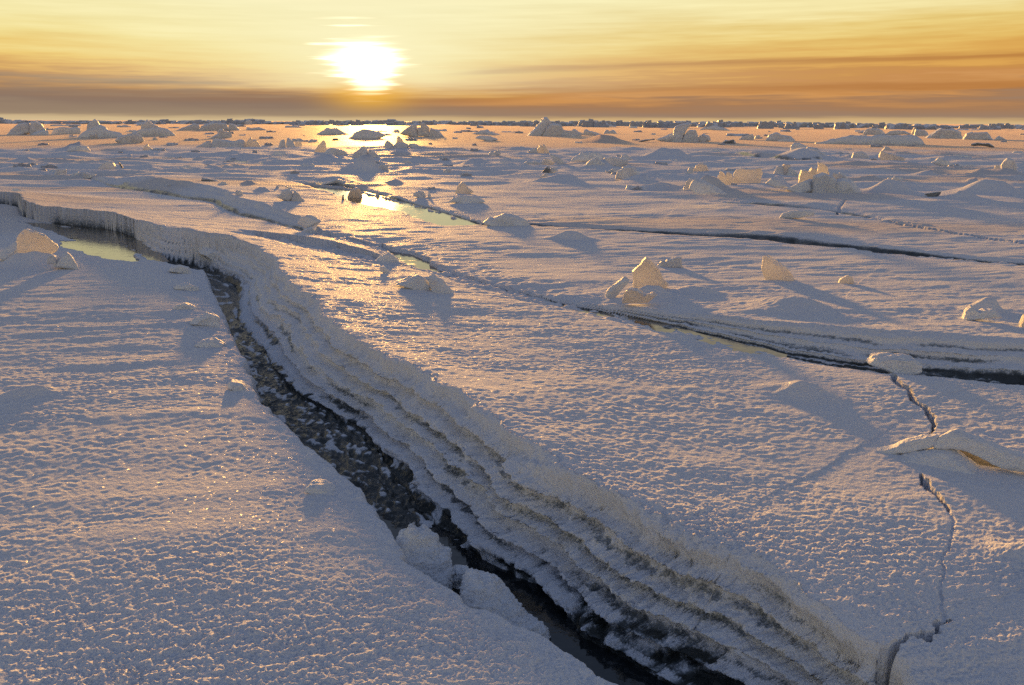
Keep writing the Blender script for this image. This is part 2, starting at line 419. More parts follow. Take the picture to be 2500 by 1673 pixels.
# snow drifts and swells: region, x left, x right, y top, y base, depth factor
MOUNDS = [
    ('d', 1730, 1925, 902, 932, .6), ('d', 1620, 1960, 708, 735, .6), ('d', 2200, 2300, 700, 726, .7), ('d', 1480, 1680, 664, 682, .5),
    ('d', 1230, 1370, 534, 552, .35), ('m6', 60, 900, 965, 1130, .6), ('m6', 1250, 2343, 975, 1150, .6), ('m6', 1200, 1760, 1135, 1227, .5),
    ('m5', -100, 620, 905, 1110, .5), ('m4', 60, 1100, 870, 990, .6), ('m4', 1320, 1950, 880, 960, .5), ('m4', 780, 1560, 312, 435, .6),
    ('m4', 1560, 2500, 515, 660, .6), ('m3', 1500, 2050, 660, 740, .7), ('m3', -60, 600, 620, 830, .5), ('m3', 480, 1000, 560, 620, .8),
    ('m2', 360, 720, 700, 810, .6), ('m2', 1450, 1700, 790, 825, .7), ('m2', 1850, 2343, 590, 690, .6), ('m2', 160, 430, 815, 850, .7),
    ('m1', 900, 1240, 462, 545, .6), ('m1', 150, 480, 650, 695, .6), ('m1', 1100, 1310, 580, 612, .7), ('m1', 1660, 1830, 605, 640, .7), ('m1', 2000, 2250, 565, 612, .7),
    ('m1', 330, 900, 475, 520, .6), ('m5', 1000, 1400, 915, 1040, .5), ('m5', 1200, 1950, 550, 660, .6), ('m6', 700, 1250, 825, 880, .6), ('m6', 1500, 1760, 925, 1000, .6),
    ('m6', 0, 420, 905, 950, .7), ('m6', 1750, 2343, 800, 870, .6), ('m4', 850, 1400, 700, 800, .6), ('m4', 1560, 2343, 990, 1060, .6), ('q3', 1050, 1250, 80, 118, .6),
    ('m2', 930, 1170, 1020, 1060, .6), ('m2', 1100, 1360, 1105, 1170, .6), ('d', 20, 190, 566, 612, .7), ('d', 1400, 1560, 664, 690, .5),
    ('d', 0, 130, 894, 910, .6), ('d', 2300, 2600, 1300, 1370, .6),
]
_MW = []
def add_mound(reg, x0, x1, yt, yb, df, gain=1.0):
    c = ground_pt(reg, (x0 + x1) / 2, yb)
    a, b = P(reg, x0, yb), P(reg, x1, yb)
    dist = math.hypot(c.x, c.y)
    k = dist / FPX
    hw = (b[0] - a[0]) * k / 2
    h = (P(reg, x0, yb)[1] - P(reg, x0, yt)[1]) * k * gain
    ca, sa = c.y / dist, c.x / dist
    dw = hw * df
    _MW.append((c.x + sa * dw * 0.7, c.y + ca * dw * 0.7, ca, sa, hw, dw, h))
for mm in MOUNDS:
    add_mound(*mm)

def ground_height(x, y, sp=None):
    """height of the ice surface; sp = local mesh spacing (limits the finest octave). Returns z, ice mask"""
    x = np.asarray(x, dtype=np.float64)
    y = np.asarray(y, dtype=np.float64)
    r = np.hypot(x, y)
    if sp is None:
        sp = np.full(x.shape, 0.5)
    def keep(lam):
        return sstep(1.6, 3.2, lam / sp)
    z = 0.025 * perlin(x / 4.3, y / 3.1, 1) * sstep(1.5, 6, r) + 0.006 * perlin(x / 0.9, y / 0.7, 2)
    # wind drifts in the middle distance
    amp = np.interp(r, [0, 7, 11, 17, 22, 42, 50, 70, 110, 300, 1000], [0.0, .01, .02, .05, .13, .15, .05, .03, .06, .15, .2])
    wx, wy = x + 0.8 * perlin(x / 3, y / 3, 3), y + 0.5 * perlin(x / 3, y / 3, 4)
    n1 = perlin(wx / 2.6, wy / 1.5, 5)
    n2 = perlin(wx / 1.2, wy / 0.8, 6)
    rid = (1 - np.abs(perlin(wx / 3.6, wy / 2.0, 7)) * 1.6)
    z += amp * (0.55 * n1 + 0.3 * n2 * keep(1.0) + 0.55 * np.maximum(rid, 0) ** 2 * keep(1.0) - 0.12)
    z = np.maximum(z, -0.075)
    for (cx, cy, ca, sa, hw, dw, h) in _MW:
        m = (np.abs(x - cx) < 2.2 * hw + 2 * dw) & (np.abs(y - cy) < 2.2 * hw + 2 * dw)
        if not m.any():
            continue
        px, py = x[m] - cx, y[m] - cy
        u, v = px * ca - py * sa, px * sa + py * ca
        u = u + 0.18 * hw * perlin(px / hw * 1.3, py / hw * 1.3, 8 + int(hw * 100) % 7)
        q = (u / (0.62 * hw)) ** 2 + (v / (0.75 * dw)) ** 2
        bump = np.exp(-q) * (1 + 0.25 * perlin(px / hw * 2.5, py / hw * 2.5, 21))
        z[m] += h * bump
    ice = np.zeros(x.shape)
    base = z.copy()
    ox, oy = np.zeros(x.shape), np.zeros(x.shape)
    fine_gain = np.ones(x.shape)
    raised = np.zeros(x.shape)
    for ci, c in enumerate(CRACKS):
        pts = c['L'] + c['W'] + (c['F'] or [])
        pad = 3.0 * c['lam'] + c['near'] + 0.5
        x0, x1 = min(p[0] for p in pts) - pad, max(p[0] for p in pts) + pad
        y0, y1 = min(p[1] for p in pts) - pad, max(p[1] for p in pts) + pad
        m = (x > x0) & (x < x1) & (y > y0) & (y < y1)
        if not m.any():
            continue
        qx, qy = x[m], y[m]
        jf, jg = c['jf'], c['jag'] * np.interp(np.hypot(qx, qy), [3.5, 8, 30], [1, 0.4, 1])
        kk = keep(1.0 / jf)[m]
        k2 = keep(0.33 / jf)[m]
        jx = jg * perlin(qx * jf, qy * jf, 31 + ci) * kk + 0.4 * jg * perlin(qx * jf * 3, qy * jf * 3, 41 + ci) * k2
        jy = jg * perlin(qx * jf, qy * jf, 51 + ci) * kk + 0.4 * jg * perlin(qx * jf * 3, qy * jf * 3, 61 + ci) * k2
        bx_ = c['bite'] * (0.035 * perlin(qx * 2.8, qy * 2.8, 45 + ci) + 0.03 * np.abs(perlin(qx * 5.5, qy * 5.5, 46 + ci)))
        dL, sL, zL, ex, ey, sa = polydist(qx + jx + bx_, qy + jy + bx_, c['L'])
        dW, sW, zW, _, _, _ = polydist(qx + 0.6 * jx, qy + 0.6 * jy, c['W'])
        zb = base[m]
        zz = z[m].copy()
        ic = ice[m].copy()
        fg = fine_gain[m].copy()
        far = sL < 0                      # the raised floe
        face = (~far) & (sW < 0)
        face = face & ((zL - zW) > 0.012)
        near = (~far) & (~face)
        lift = zL * np.exp(-dL / c['lam'])
        rd = np.maximum(0, 1 - dL / 0.04)
        zz = np.where(far, zz + lift - 0.006 * rd * rd * np.minimum(1, np.abs(zL) / .1), zz)
        t = dW / np.maximum(dW + dL, 1e-6)
        nl = c['layers']
        hh = np.maximum(zL - zW, 0.02)
        fm = t * np.sqrt((dW + dL) ** 2 + hh ** 2)          # metres up the face; with sa, metres along it
        wob = 0.12 * perlin(sa * 0.55, t * 0.8, 71 + ci) + 0.05 * perlin(sa * 1.9, t * 2, 77 + ci) + 0.07 * perlin(t * 4.5, sa * 0.12, 78 + ci) + 0.018 * perlin(sa * 7, fm * 9, 72 + ci) + 0.008 * perlin(sa * 24, fm * 24, 70 + ci)
        ph = (t + wob) * nl
        fr = ph - np.floor(ph)
        k_face = np.floor(ph)
        step = (k_face + sstep(0.10, 0.55, fr)) / nl
        g0 = np.clip(0.5 * t + 0.5 * np.clip(step - wob, 0, 1), 0, 1)
        g0 = 0.90 * g0 + 0.10 * sstep(0.80, 0.97, t + 0.3 * wob)
        env = np.minimum(1, 7 * t * (1 - t))
        k14, k35 = keep(0.07)[m], keep(0.028)[m]
        l5 = perlin(sa * 3.2, fm * 7, 75 + ci)
        near_k = np.interp(np.hypot(qx, qy), [4.5, 7], [1.0, 0.25]) if c['F'] is not None else 0.3
        l14 = perlin(sa * (11 if c['F'] is not None else 5), fm * 17, 73 + ci) * k14 * near_k
        l35 = perlin(sa * (34 if c['F'] is not None else 20), fm * 38, 74 + ci) * k35 * near_k
        l80 = perlin(sa * 80, fm * 80, 76 + ci) * keep(0.0125)[m]
        lump = 0.8 * l5 + 0.7 * l14 + 0.5 * l35 + 0.3 * l80
        zf = zb * 0.5 + zW + (zL - zW + zb * 0.5) * g0 + env * c['rough'] * 0.5 * lump
        zz = np.where(face, zf, zz)
        inv = 1.0 / np.maximum(dL, 1e-4)
        push = env * np.interp(np.hypot(qx, qy), [4, 7], [1.0, 0.35]) * (c['rough'] * lump + c['lay'] * (sstep(0.5, 0.7, fr) * (1 - sstep(0.85, 1.0, fr)) - 0.7 * sstep(0.05, 0.2, fr) * (1 - sstep(0.3, 0.5, fr))))
        push = push * np.minimum(1, dL / 0.05)
        ox[m] += np.where(face, ex * inv * push, 0)
        oy[m] += np.where(face, ey * inv * push, 0)
        # bare ice bands: the recess of each layer where frost has not stuck, most near the foot; on farther walls it also paints their shade
        nb = perlin(sa * 1.0, k_face * 3.7 + fm * 1.5, 81 + ci) + 0.45 * perlin(sa * 3.6, fm * 7, 82 + ci) + 0.25 * l14
        lay_on = np.sin(k_face * 12.9 + ci * 3.1) * 0.35
        riser = sstep(0.02, 0.12, fr + 0.08 * l35) * (1 - sstep(0.20, 0.42, fr + 0.12 * l14 + 0.1 * l35))
        icf = riser * sstep(-0.2, 0.3, nb + lay_on + c['thr'] - 0.10 - 1.2 * np.maximum(t - 0.62, 0)) * c['ice'] * (1 - 0.45 * t)
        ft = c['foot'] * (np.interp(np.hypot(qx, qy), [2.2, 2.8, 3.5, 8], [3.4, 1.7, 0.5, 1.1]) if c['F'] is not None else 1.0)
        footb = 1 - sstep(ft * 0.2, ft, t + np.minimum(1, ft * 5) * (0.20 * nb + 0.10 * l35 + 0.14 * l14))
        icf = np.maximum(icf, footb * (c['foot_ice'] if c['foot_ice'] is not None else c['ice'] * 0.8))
        icf = icf * (1 - sstep(0.84, 0.94, t))
        ic = np.where(face, np.clip(icf, 0, 1), ic)
        fg = np.where(face, 1.5, fg)
        if c['F'] is not None:
            fj = 0.030 * perlin(qx * 4.5, qy * 4.5, 87) + 0.016 * perlin(qx * 13, qy * 13, 88) * keep(0.08)[m] + 0.008 * perlin(qx * 33, qy * 33, 89) * k35
            fj = fj * np.interp(np.hypot(qx, qy), [3, 8], [1.0, 0.6])
            dF, sF, zF, _, _, sF_ = polydist(qx + jx + fj, qy + jy - fj, c['F'])
            tr = near & (sF < 0)
            rub = perlin(sF_ * 8, dF * 22, 91) * keep(0.05)[m] + 0.8 * perlin(sF_ * 26, dF * 42, 92) * keep(0.026)[m]
            zt = zW + 0.004 + 0.009 * rub + 0.014 * perlin(sF_ * 2.2, dF * 9, 93)
            wall = sstep(0.0, 0.055, dF)
            ztr = (zb * 0.3 + zF) * (1 - wall) + zt * wall
            zz = np.where(tr, ztr, zz)
            frost = sstep(0.25, 0.75, rub + 0.7 * perlin(sF_ * 4, dF * 12, 94))
            ic = np.where(tr, np.clip(wall * (0.86 - 0.55 * frost), 0, 1), ic)
            fg = np.where(tr, 0.6, fg)
            lf = near & (sF >= 0)
            edge = np.exp(-dF / 0.16)
            crumbs = 0.016 * np.maximum(0, perlin(qx * 9, qy * 9, 95) * keep(0.1)[m] + 0.5 * perlin(qx * 22, qy * 22, 96) * keep(0.045)[m])
            zz = np.where(lf, zz + zF * edge + crumbs * np.exp(-dF / 0.12), zz)
        else:
            s = np.exp(-(dW / c['near']) ** 2)
            pit = zW * s + s * 0.03 * (perlin(qx * 8, qy * 8, 97 + ci) * keep(0.12)[m] + 0.7 * perlin(qx * 21, qy * 21, 98 + ci) * keep(0.05)[m])
            zz = np.where(near, zz * (1 - 0.7 * s) + pit, zz)
            ic = np.where(near, np.maximum(ic, 0.7 * np.exp(-(dW / (c['near'] * 0.6)) ** 2) * (np.abs(zW) > .028)), ic)
        raised[m] = np.maximum(raised[m], np.where(far, np.minimum(1, lift / 0.05), np.where(face, 1, 0)))
        z[m] = zz
        ice[m] = ic
        fine_gain[m] = fg
    for poly, depth, lift in THIN:
        poly = [q[:3] for q in poly]
        x0, x1 = min(p[0] for p in poly) - 1, max(p[0] for p in poly) + 1
        y0, y1 = min(p[1] for p in poly) - 1, max(p[1] for p in poly) + 1
        m = (x > x0) & (x < x1) & (y > y0) & (y < y1)
        if not m.any():
            continue
        qx, qy = x[m], y[m]
        jx = (0.03 if depth > 0.25 else 0.010) * perlin(qx * 14, qy * 14, 111) + 0.018 * perlin(qx * 5, qy * 5, 114) + 0.005 * perlin(qx * 40, qy * 40, 112)
        jz = 0.5 * jx + (0.022 * perlin(qx * 26, qy * 26, 115) + 0.018 * perlin(qx * 9, qy * 9, 116) if depth > 0.25 else 0)
        d, s, hw, _, _, _ = polydist(qx + jx, qy + jz, poly)
        w = 1 - sstep(hw * 0.7, hw * 1.15, d)
        z[m] += np.where(s < 0, lift * np.clip(hw / 0.014, 0.05, 1) * np.exp(-d / 0.35), 0) - depth * w * (0.7 + 0.3 * perlin(qx * 20, qy * 20, 113))
        ice[m] = np.maximum(ice[m], 0.9 * w * (depth > 0.05))
    for poly in POOLS:
        xs, ys = [p[0] for p in poly], [p[1] for p in poly]
        pad = 1.0
        m = (x > min(xs) - pad) & (x < max(xs) + pad) & (y > min(ys) - pad) & (y < max(ys) + pad)
        if not m.any():
            continue
        qx, qy = x[m], y[m]
        jx = 0.05 * perlin(qx * 2.5, qy * 2.5, 121) + 0.02 * perlin(qx * 8, qy * 8, 122)
        ins = inside_poly(qx + jx, qy + jx, poly)
        d, _, _, _, _, _ = polydist(qx + jx, qy + jx, [(a, b, 0) for a, b in poly] + [(poly[0][0], poly[0][1], 0)])
        k = np.where(ins, sstep(0, 0.08, d) * 0.5 + 0.5, 0)
        k = np.where(ins, k, 0)
        flat = np.where(ins, 0, (1 - sstep(0.1, 0.9, d)) * (1 - np.clip(raised[m], 0, 1)))
        z[m] = z[m] * (1 - flat) + np.minimum(z[m], -0.003) * flat
        z[m] = z[m] * (1 - k) + (POOL_Z - 0.05) * k
        raised_in = np.clip(raised[m], 0, 1)
        fine_gain[m] = fine_gain[m] * np.where(ins, 0.3, 1)
    m = (x > SEAM_BOX[0]) & (x < SEAM_BOX[1]) & (y > SEAM_BOX[2]) & (y < SEAM_BOX[3])
    if m.any():
        qx, qy = x[m], y[m]
        wv_ = 0.10 * perlin(qx * 1.7, qy * 1.7, 161) + 0.05 * perlin(qx * 6, qy * 6, 162)
        d, _, hw, _, _, _ = polydist(qx + wv_, qy + wv_, SEAM)
        g_ = np.exp(-(d / np.maximum(hw, 0.02)) ** 2) * (1 - np.clip(raised[m], 0, 1))
        z[m] = z[m] * (1 - 0.9 * g_) + g_ * (-0.022 + 0.030 * perlin(qx * 7, qy * 7, 163) * keep(0.14)[m] + 0.018 * perlin(qx * 19, qy * 19, 164) * keep(0.05)[m])
    # grain: frost crystals near the camera, coarser crust further off, streaked by the wind
    ang = 0.25
    ux, uy = x * math.cos(ang) + y * math.sin(ang), -x * math.sin(ang) + y * math.cos(ang)
    patch = np.clip(0.85 + 0.75 * perlin(x / 1.3, y / 0.8, 130) + 0.5 * perlin(x / 0.35, y / 0.22, 129), 0.25, 1.7)
    zf = 0.0012 * perlin(ux / 0.20, uy / 0.085, 131) * keep(0.085) + 0.0022 * perlin(ux / 0.062, uy / 0.040, 132) * keep(0.040) * sstep(2, 4, r)
    zf += 0.0028 * perlin(ux / 0.026, uy / 0.019, 133) * keep(0.019) + 0.0036 * (0.35 - np.abs(perlin(ux / 0.0165, uy / 0.0125, 134)) * 1.6) * keep(0.011)
    zf += 0.0020 * perlin(x / 0.0085, y / 0.008, 135) * keep(0.008) + 0.0020 * perlin(ux / 0.045, uy / 0.03, 128) * keep(0.03)
    zf += 0.006 * perlin(ux / 0.5, uy / 0.2, 136) * keep(0.2) * sstep(2.5, 6, r) + 0.0045 * perlin(ux / 0.22, uy / 0.09, 137) * keep(0.09) * sstep(3, 5, r)
    z += zf * patch * fine_gain
    z += np.interp(r, [2, 5, 8], [0.004, 0.007, 0.011]) * (0.4 - np.abs(perlin(ux / 1.3, uy / 0.42, 138)) * 1.5) * keep(0.42) * fine_gain * sstep(-0.2, 0.5, perlin(x / 2.5, y / 2, 139))
    glow_glaze = sstep(40, 54, r + 6 * perlin(x / 14, y / 9, 140))
    glow_glaze = np.maximum(glow_glaze, 0.55 * sstep(0.1, 0.6, perlin(x / 6, y / 3, 141)) * sstep(6, 12, r))
    return z, np.clip(ice, 0, 1), np.clip(glow_glaze, 0, 1), ox, oy

def mesh_from(name, v, faces4):
    me = bpy.data.meshes.new(name)
    nf = len(faces4)
    k = faces4.shape[1]
    me.vertices.add(len(v))
    me.vertices.foreach_set('co', np.ascontiguousarray(v, dtype=np.float32).ravel())
    me.loops.add(nf * k)
    me.loops.foreach_set('vertex_index', faces4.astype(np.int32).ravel())
    me.polygons.add(nf)
    me.polygons.foreach_set('loop_start', np.arange(nf, dtype=np.int32) * k)
    me.update(calc_edges=True)
    return me

def build_ground(mat):
    th = list(np.arange(78, 42, -2.0)) + list(np.arange(42, 37.5, -0.2)) + list(np.arange(37.5, 17, -0.05)) + list(np.arange(17, 9, -0.025)) + list(np.arange(9, 1.6, -0.025)) + list(np.arange(1.6, 0.15, -0.04))
    R = [HC / math.tan(math.radians(t)) for t in th]
    while R[-1] < 9000:
        R.append(R[-1] * 1.12)
    R = np.array(R)
    A = np.concatenate([np.arange(-180, -44, 2.0), np.arange(-44, -33, 0.2), np.arange(-33, 33, 0.05), np.arange(33, 44, 0.2), np.arange(44, 180, 2.0)])
    A = np.radians(A)
    rr, aa = np.meshgrid(R, A, indexing='ij')
    x, y = rr * np.sin(aa), rr * np.cos(aa)
    dr = np.gradient(R)[:, None] * np.ones_like(aa)
    da = np.gradient(A)[None, :] * rr
    sp = np.maximum(np.minimum(dr, 0.5 * dr + 0.5 * da), da)
    z, ice, glow_glaze, ox, oy = ground_height(x.ravel(), y.ravel(), sp.ravel())
    nR, nA = rr.shape
    v = np.stack([x.ravel() + ox, y.ravel() + oy, z], 1)
    i = np.arange(nR - 1)[:, None] * nA
    j = np.arange(nA)[None, :]
    jn = (j + 1) % nA
    f = np.stack([(i + j), (i + jn), (i + nA + jn), (i + nA + j)], -1).reshape(-1, 4)
    me = mesh_from('sea_ice', v, f)
    at = me.attributes.new('ice', 'FLOAT', 'POINT')
    at.data.foreach_set('value', ice.astype(np.float32))
    at = me.attributes.new('glow_glaze', 'FLOAT', 'POINT')
    at.data.foreach_set('value', glow_glaze.astype(np.float32))
    me.materials.append(mat)
    o = bpy.data.objects.new('ground', me)
    COL.objects.link(o)
    return o
# ------------------------------------------------------------------ materials
def new_mat(name):
    m = bpy.data.materials.new(name)
    m.use_nodes = True
    return m, NT(m.node_tree)

def principled(t, **kw):
    nd = t.n('ShaderNodeBsdfPrincipled')
    for k, v in kw.items():
        t.put(nd.inputs[k.replace('_', ' ')], v)
    return nd

def bump(t, h, strength, dist, normal=None):
    b = t.n('ShaderNodeBump')
    b.inputs['Strength'].default_value = strength
    b.inputs['Distance'].default_value = dist
    t.put(b.inputs['Height'], h)
    if normal is not None:
        t.put(b.inputs['Normal'], normal)
    return b.outputs[0]

def sparkle_normal(t, pos, scale, amount):
    """normals of single frost crystals: one random tilt per Voronoi cell"""
    vo = t.n('ShaderNodeTexVoronoi')
    vo.inputs['Scale'].default_value = scale
    t.put(vo.inputs['Vector'], pos)
    off = t.vm('SCALE', t.vm('SUBTRACT', vo.outputs['Color'], (0.5, 0.5, 0.5)), scale=amount)
    geo = t.n('ShaderNodeNewGeometry')
    return t.vm('NORMALIZE', t.vm('ADD', geo.outputs['Normal'], off))

def mat_ground():
    m, t = new_mat('snow_and_ice')
    pos = t.n('ShaderNodeNewGeometry').outputs['Position']
    icea = t.n('ShaderNodeAttribute', attribute_name='ice').outputs['Fac']
    n1 = t.noise(pos, 110.0, 3.0, 0.6)
    n2 = t.noise(pos, 55.0, 4.0, 0.65)
    stretch = t.vm('MULTIPLY', pos, (1.0, 2.2, 1.0))
    n3 = t.noise(stretch, 4.5, 5.0, 0.65)
    h = t.m('ADD', t.m('ADD', t.m('MULTIPLY', n1, 0.30), t.m('MULTIPLY', n2, 0.75)), t.m('MULTIPLY', n3, 0.7))
    nb = bump(t, h, 1.0, 0.013)
    # glaze: wind polished crust; golden low-sun glow put into its sheen and base colour
    gl = t.n('ShaderNodeAttribute', attribute_name='glow_glaze').outputs['Fac']
    geo = t.n('ShaderNodeNewGeometry')
    nmix = t.n('ShaderNodeMix', data_type='VECTOR')
    t.put(nmix.inputs[0], t.m('MULTIPLY', gl, 0.5))
    t.put(nmix.inputs[4], nb)
    t.put(nmix.inputs[5], geo.outputs['Normal'])
    nrm = t.vm('NORMALIZE', nmix.outputs[1])
    snowc = t.mix(t.noise(pos, 1.7, 4.0, 0.6), (0.76, 0.79, 0.86, 1), (0.86, 0.86, 0.88, 1))
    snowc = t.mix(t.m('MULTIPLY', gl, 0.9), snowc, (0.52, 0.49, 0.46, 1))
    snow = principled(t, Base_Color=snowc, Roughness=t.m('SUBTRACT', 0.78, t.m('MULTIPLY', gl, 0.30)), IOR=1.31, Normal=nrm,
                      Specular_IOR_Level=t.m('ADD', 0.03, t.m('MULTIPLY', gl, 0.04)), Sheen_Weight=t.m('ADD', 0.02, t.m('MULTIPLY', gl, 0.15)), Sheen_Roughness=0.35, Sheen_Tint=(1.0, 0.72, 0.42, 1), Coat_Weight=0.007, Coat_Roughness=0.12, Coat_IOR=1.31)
    t.put(snow.inputs['Coat Normal'], sparkle_normal(t, pos, 130.0, 1.1))
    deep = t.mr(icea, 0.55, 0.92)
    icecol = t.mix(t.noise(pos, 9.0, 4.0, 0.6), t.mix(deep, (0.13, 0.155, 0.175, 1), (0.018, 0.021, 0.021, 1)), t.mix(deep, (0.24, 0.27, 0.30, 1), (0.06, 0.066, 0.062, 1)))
    ib = bump(t, t.m('ADD', t.m('MULTIPLY', n1, 0.5), n2), 0.45, 0.010)
    ice = principled(t, Base_Color=icecol, Roughness=0.22, IOR=1.31, Normal=ib)
    edge = t.noise(pos, 45.0, 3.0, 0.7)
    fine = t.noise(pos, 140.0, 2.0, 0.6)
    fac = t.mr(t.m('ADD', icea, t.m('ADD', t.m('MULTIPLY', t.m('SUBTRACT', edge, 0.5), 1.0), t.m('MULTIPLY', t.m('SUBTRACT', fine, 0.5), 0.8))), 0.28, 0.78)
    mx = t.n('ShaderNodeMixShader')
    t.put(mx.inputs[0], t.m('MULTIPLY', fac, t.mr(icea, 0.02, 0.12)))
    t.put(mx.inputs[1], snow.outputs[0])
    t.put(mx.inputs[2], ice.outputs[0])
    out = t.n('ShaderNodeOutputMaterial')
    t.put(out.inputs[0], mx.outputs[0])
    return m

def mat_water(name, dark, pale):
    m, t = new_mat(name)
    pos = t.n('ShaderNodeNewGeometry').outputs['Position']
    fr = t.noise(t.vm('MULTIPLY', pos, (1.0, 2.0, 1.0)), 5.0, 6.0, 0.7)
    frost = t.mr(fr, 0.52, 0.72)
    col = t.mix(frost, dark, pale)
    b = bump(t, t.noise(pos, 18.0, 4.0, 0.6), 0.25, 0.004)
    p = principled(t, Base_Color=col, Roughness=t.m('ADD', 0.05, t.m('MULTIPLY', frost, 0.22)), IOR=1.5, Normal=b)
    out = t.n('ShaderNodeOutputMaterial')
    t.put(out.inputs[0], p.outputs[0])
    return m

def mat_ice(name, base, trans, tcol, snow=0.5, rough=0.45):
    """broken sea ice: milky, lets low sun through, snow lying on what faces up"""
    m, t = new_mat(name)
    geo = t.n('ShaderNodeNewGeometry')
    pos = geo.outputs['Position']
    n1 = t.noise(pos, 24.0, 5.0, 0.65)
    n2 = t.noise(pos, 5.0, 4.0, 0.6)
    n0 = t.noise(pos, 95.0, 3.0, 0.65)
    nb = bump(t, t.m('ADD', t.m('ADD', n1, t.m('MULTIPLY', n0, 0.45)), t.m('MULTIPLY', n2, 2.5)), 0.9, 0.02)
    col = t.mix(t.mr(n2, 0.3, 0.7), base, tuple(min(1, c * 1.25) for c in base[:3]) + (1,))
    p = principled(t, Base_Color=col, Roughness=rough, IOR=1.31, Normal=nb)
    tr = t.n('ShaderNodeBsdfTranslucent')
    tr.inputs[0].default_value = tcol
    t.put(tr.inputs['Normal'], nb)
    mx = t.n('ShaderNodeMixShader')
    mx.inputs[0].default_value = trans
    t.put(mx.inputs[1], p.outputs[0])
    t.put(mx.inputs[2], tr.outputs[0])
    sn = principled(t, Base_Color=(0.82, 0.84, 0.88, 1), Roughness=0.6, IOR=1.31, Normal=nb)
    sepn = t.n('ShaderNodeSeparateXYZ')
    t.put(sepn.inputs[0], geo.outputs['Normal'])
    f = t.mr(t.m('ADD', sepn.outputs[2], t.m('MULTIPLY', t.m('SUBTRACT', n1, 0.5), 1.1)), 0.75 - snow * 0.7, 1.05 - snow * 0.7)
    m2 = t.n('ShaderNodeMixShader')
    t.put(m2.inputs[0], f)
    t.put(m2.inputs[1], mx.outputs[0])
    t.put(m2.inputs[2], sn.outputs[0])
    out = t.n('ShaderNodeOutputMaterial')
    t.put(out.inputs[0], m2.outputs[0])
    return m

MAT = {
    'clear': mat_ice('clear_block_ice', (0.62, 0.64, 0.66, 1), 0.42, (0.90, 0.88, 0.86, 1), snow=0.15),
    'ice': mat_ice('broken_sea_ice', (0.66, 0.69, 0.74, 1), 0.12, (0.92, 0.88, 0.82, 1), snow=0.55),
    'snowy': mat_ice('snow_covered_ice', (0.72, 0.75, 0.80, 1), 0.03, (0.9, 0.86, 0.82, 1), snow=1.0, rough=0.6),
    'amber': mat_ice('amber_tinted_ice', (0.30, 0.275, 0.22, 1), 0.06, (0.6, 0.52, 0.4, 1), snow=0.1, rough=0.35),
    'ridge': mat_ice('pressure_ridge_ice', (0.40, 0.43, 0.50, 1), 0.05, (0.8, 0.75, 0.7, 1), snow=0.35),
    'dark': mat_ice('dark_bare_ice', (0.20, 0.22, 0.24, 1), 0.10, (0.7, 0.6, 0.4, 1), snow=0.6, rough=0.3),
}

# ------------------------------------------------------------------ setting
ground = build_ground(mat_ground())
ground['kind'] = 'structure'
ground['label'] = 'cracked snow covered sea ice reaching to the horizon'
ground['category'] = 'sea ice'
wv = np.array([[-400, -50, WATER_Z], [400, -50, WATER_Z], [400, 700, WATER_Z], [-400, 700, WATER_Z]])
wme = mesh_from('water', wv, np.array([[0, 1, 2, 3]]))
wme.materials.append(mat_water('dark_water', (0.014, 0.017, 0.019, 1), (0.07, 0.075, 0.08, 1)))
water = bpy.data.objects.new('water', wme)
COL.objects.link(water)
water['kind'] = 'structure'
water['label'] = 'smooth refrozen water lying in the cracks and pools between the floes'
water['category'] = 'water'

def pool(poly, label, grow=0.22):
    dense = []
    for i in range(len(poly)):
        (ax, ay), (bx, by) = poly[i], poly[(i + 1) % len(poly)]
        n = max(1, int(math.hypot(bx - ax, by - ay) / 0.06))
        dense += [(ax + (bx - ax) * k / n, ay + (by - ay) * k / n) for k in range(n)]
    jx = perlin(np.array([p[0] for p in dense]) * 9, np.array([p[1] for p in dense]) * 9, 150) * 0.03
    poly = [(a + j, b + j) for (a, b), j in zip(dense, jx)]
    cx, cy = sum(p[0] for p in poly) / len(poly), sum(p[1] for p in poly) / len(poly)
    bm = bmesh.new()
    vs = []
    n = len(poly)
    for i in range(n):
        (ax, ay), (bx, by), (qx, qy) = poly[i - 1], poly[(i + 1) % n], poly[i]
        tx, ty = bx - ax, by - ay
        L = math.hypot(tx, ty)
        nx, ny = ty / L, -tx / L
        vs.append((qx, qy, nx, ny))
    area = sum(poly[i - 1][0] * poly[i][1] - poly[i][0] * poly[i - 1][1] for i in range(n))
    sg = 1 if area > 0 else -1
    f = bm.faces.new([bm.verts.new((a + nx * grow * sg, b + ny * grow * sg, POOL_Z)) for a, b, nx, ny in vs])
    bmesh.ops.triangulate(bm, faces=[f])
    bmesh.ops.recalc_face_normals(bm, faces=bm.faces)
    if bm.faces[:][0].normal.z < 0:
        bmesh.ops.reverse_faces(bm, faces=bm.faces)
    me = bpy.data.meshes.new('water')
    bm.to_mesh(me)
    bm.free()
    me.materials.append(POOLMAT)
    o = bpy.data.objects.new('water', me)
    COL.objects.link(o)
    o['kind'] = 'structure'
    o['label'] = label
    o['category'] = 'frozen pool'

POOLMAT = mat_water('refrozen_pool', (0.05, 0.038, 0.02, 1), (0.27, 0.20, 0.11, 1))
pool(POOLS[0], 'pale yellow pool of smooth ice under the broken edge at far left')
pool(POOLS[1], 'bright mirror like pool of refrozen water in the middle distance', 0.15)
seam = [ground_pt('d', *p, POOL_Z) for p in [(740, 543), (830, 556), (890, 566), (950, 584), (1010, 612), (1100, 637), (1250, 678), (1400, 711), (1600, 760), (1800, 812),
        (1800, 832), (1600, 786), (1400, 738), (1250, 704), (1100, 668), (1000, 640), (930, 615), (870, 588), (800, 565), (740, 552)]]
pool([(v.x, v.y) for v in seam], 'wet refrozen seam winding from the middle towards the right floe edge', 0.0)

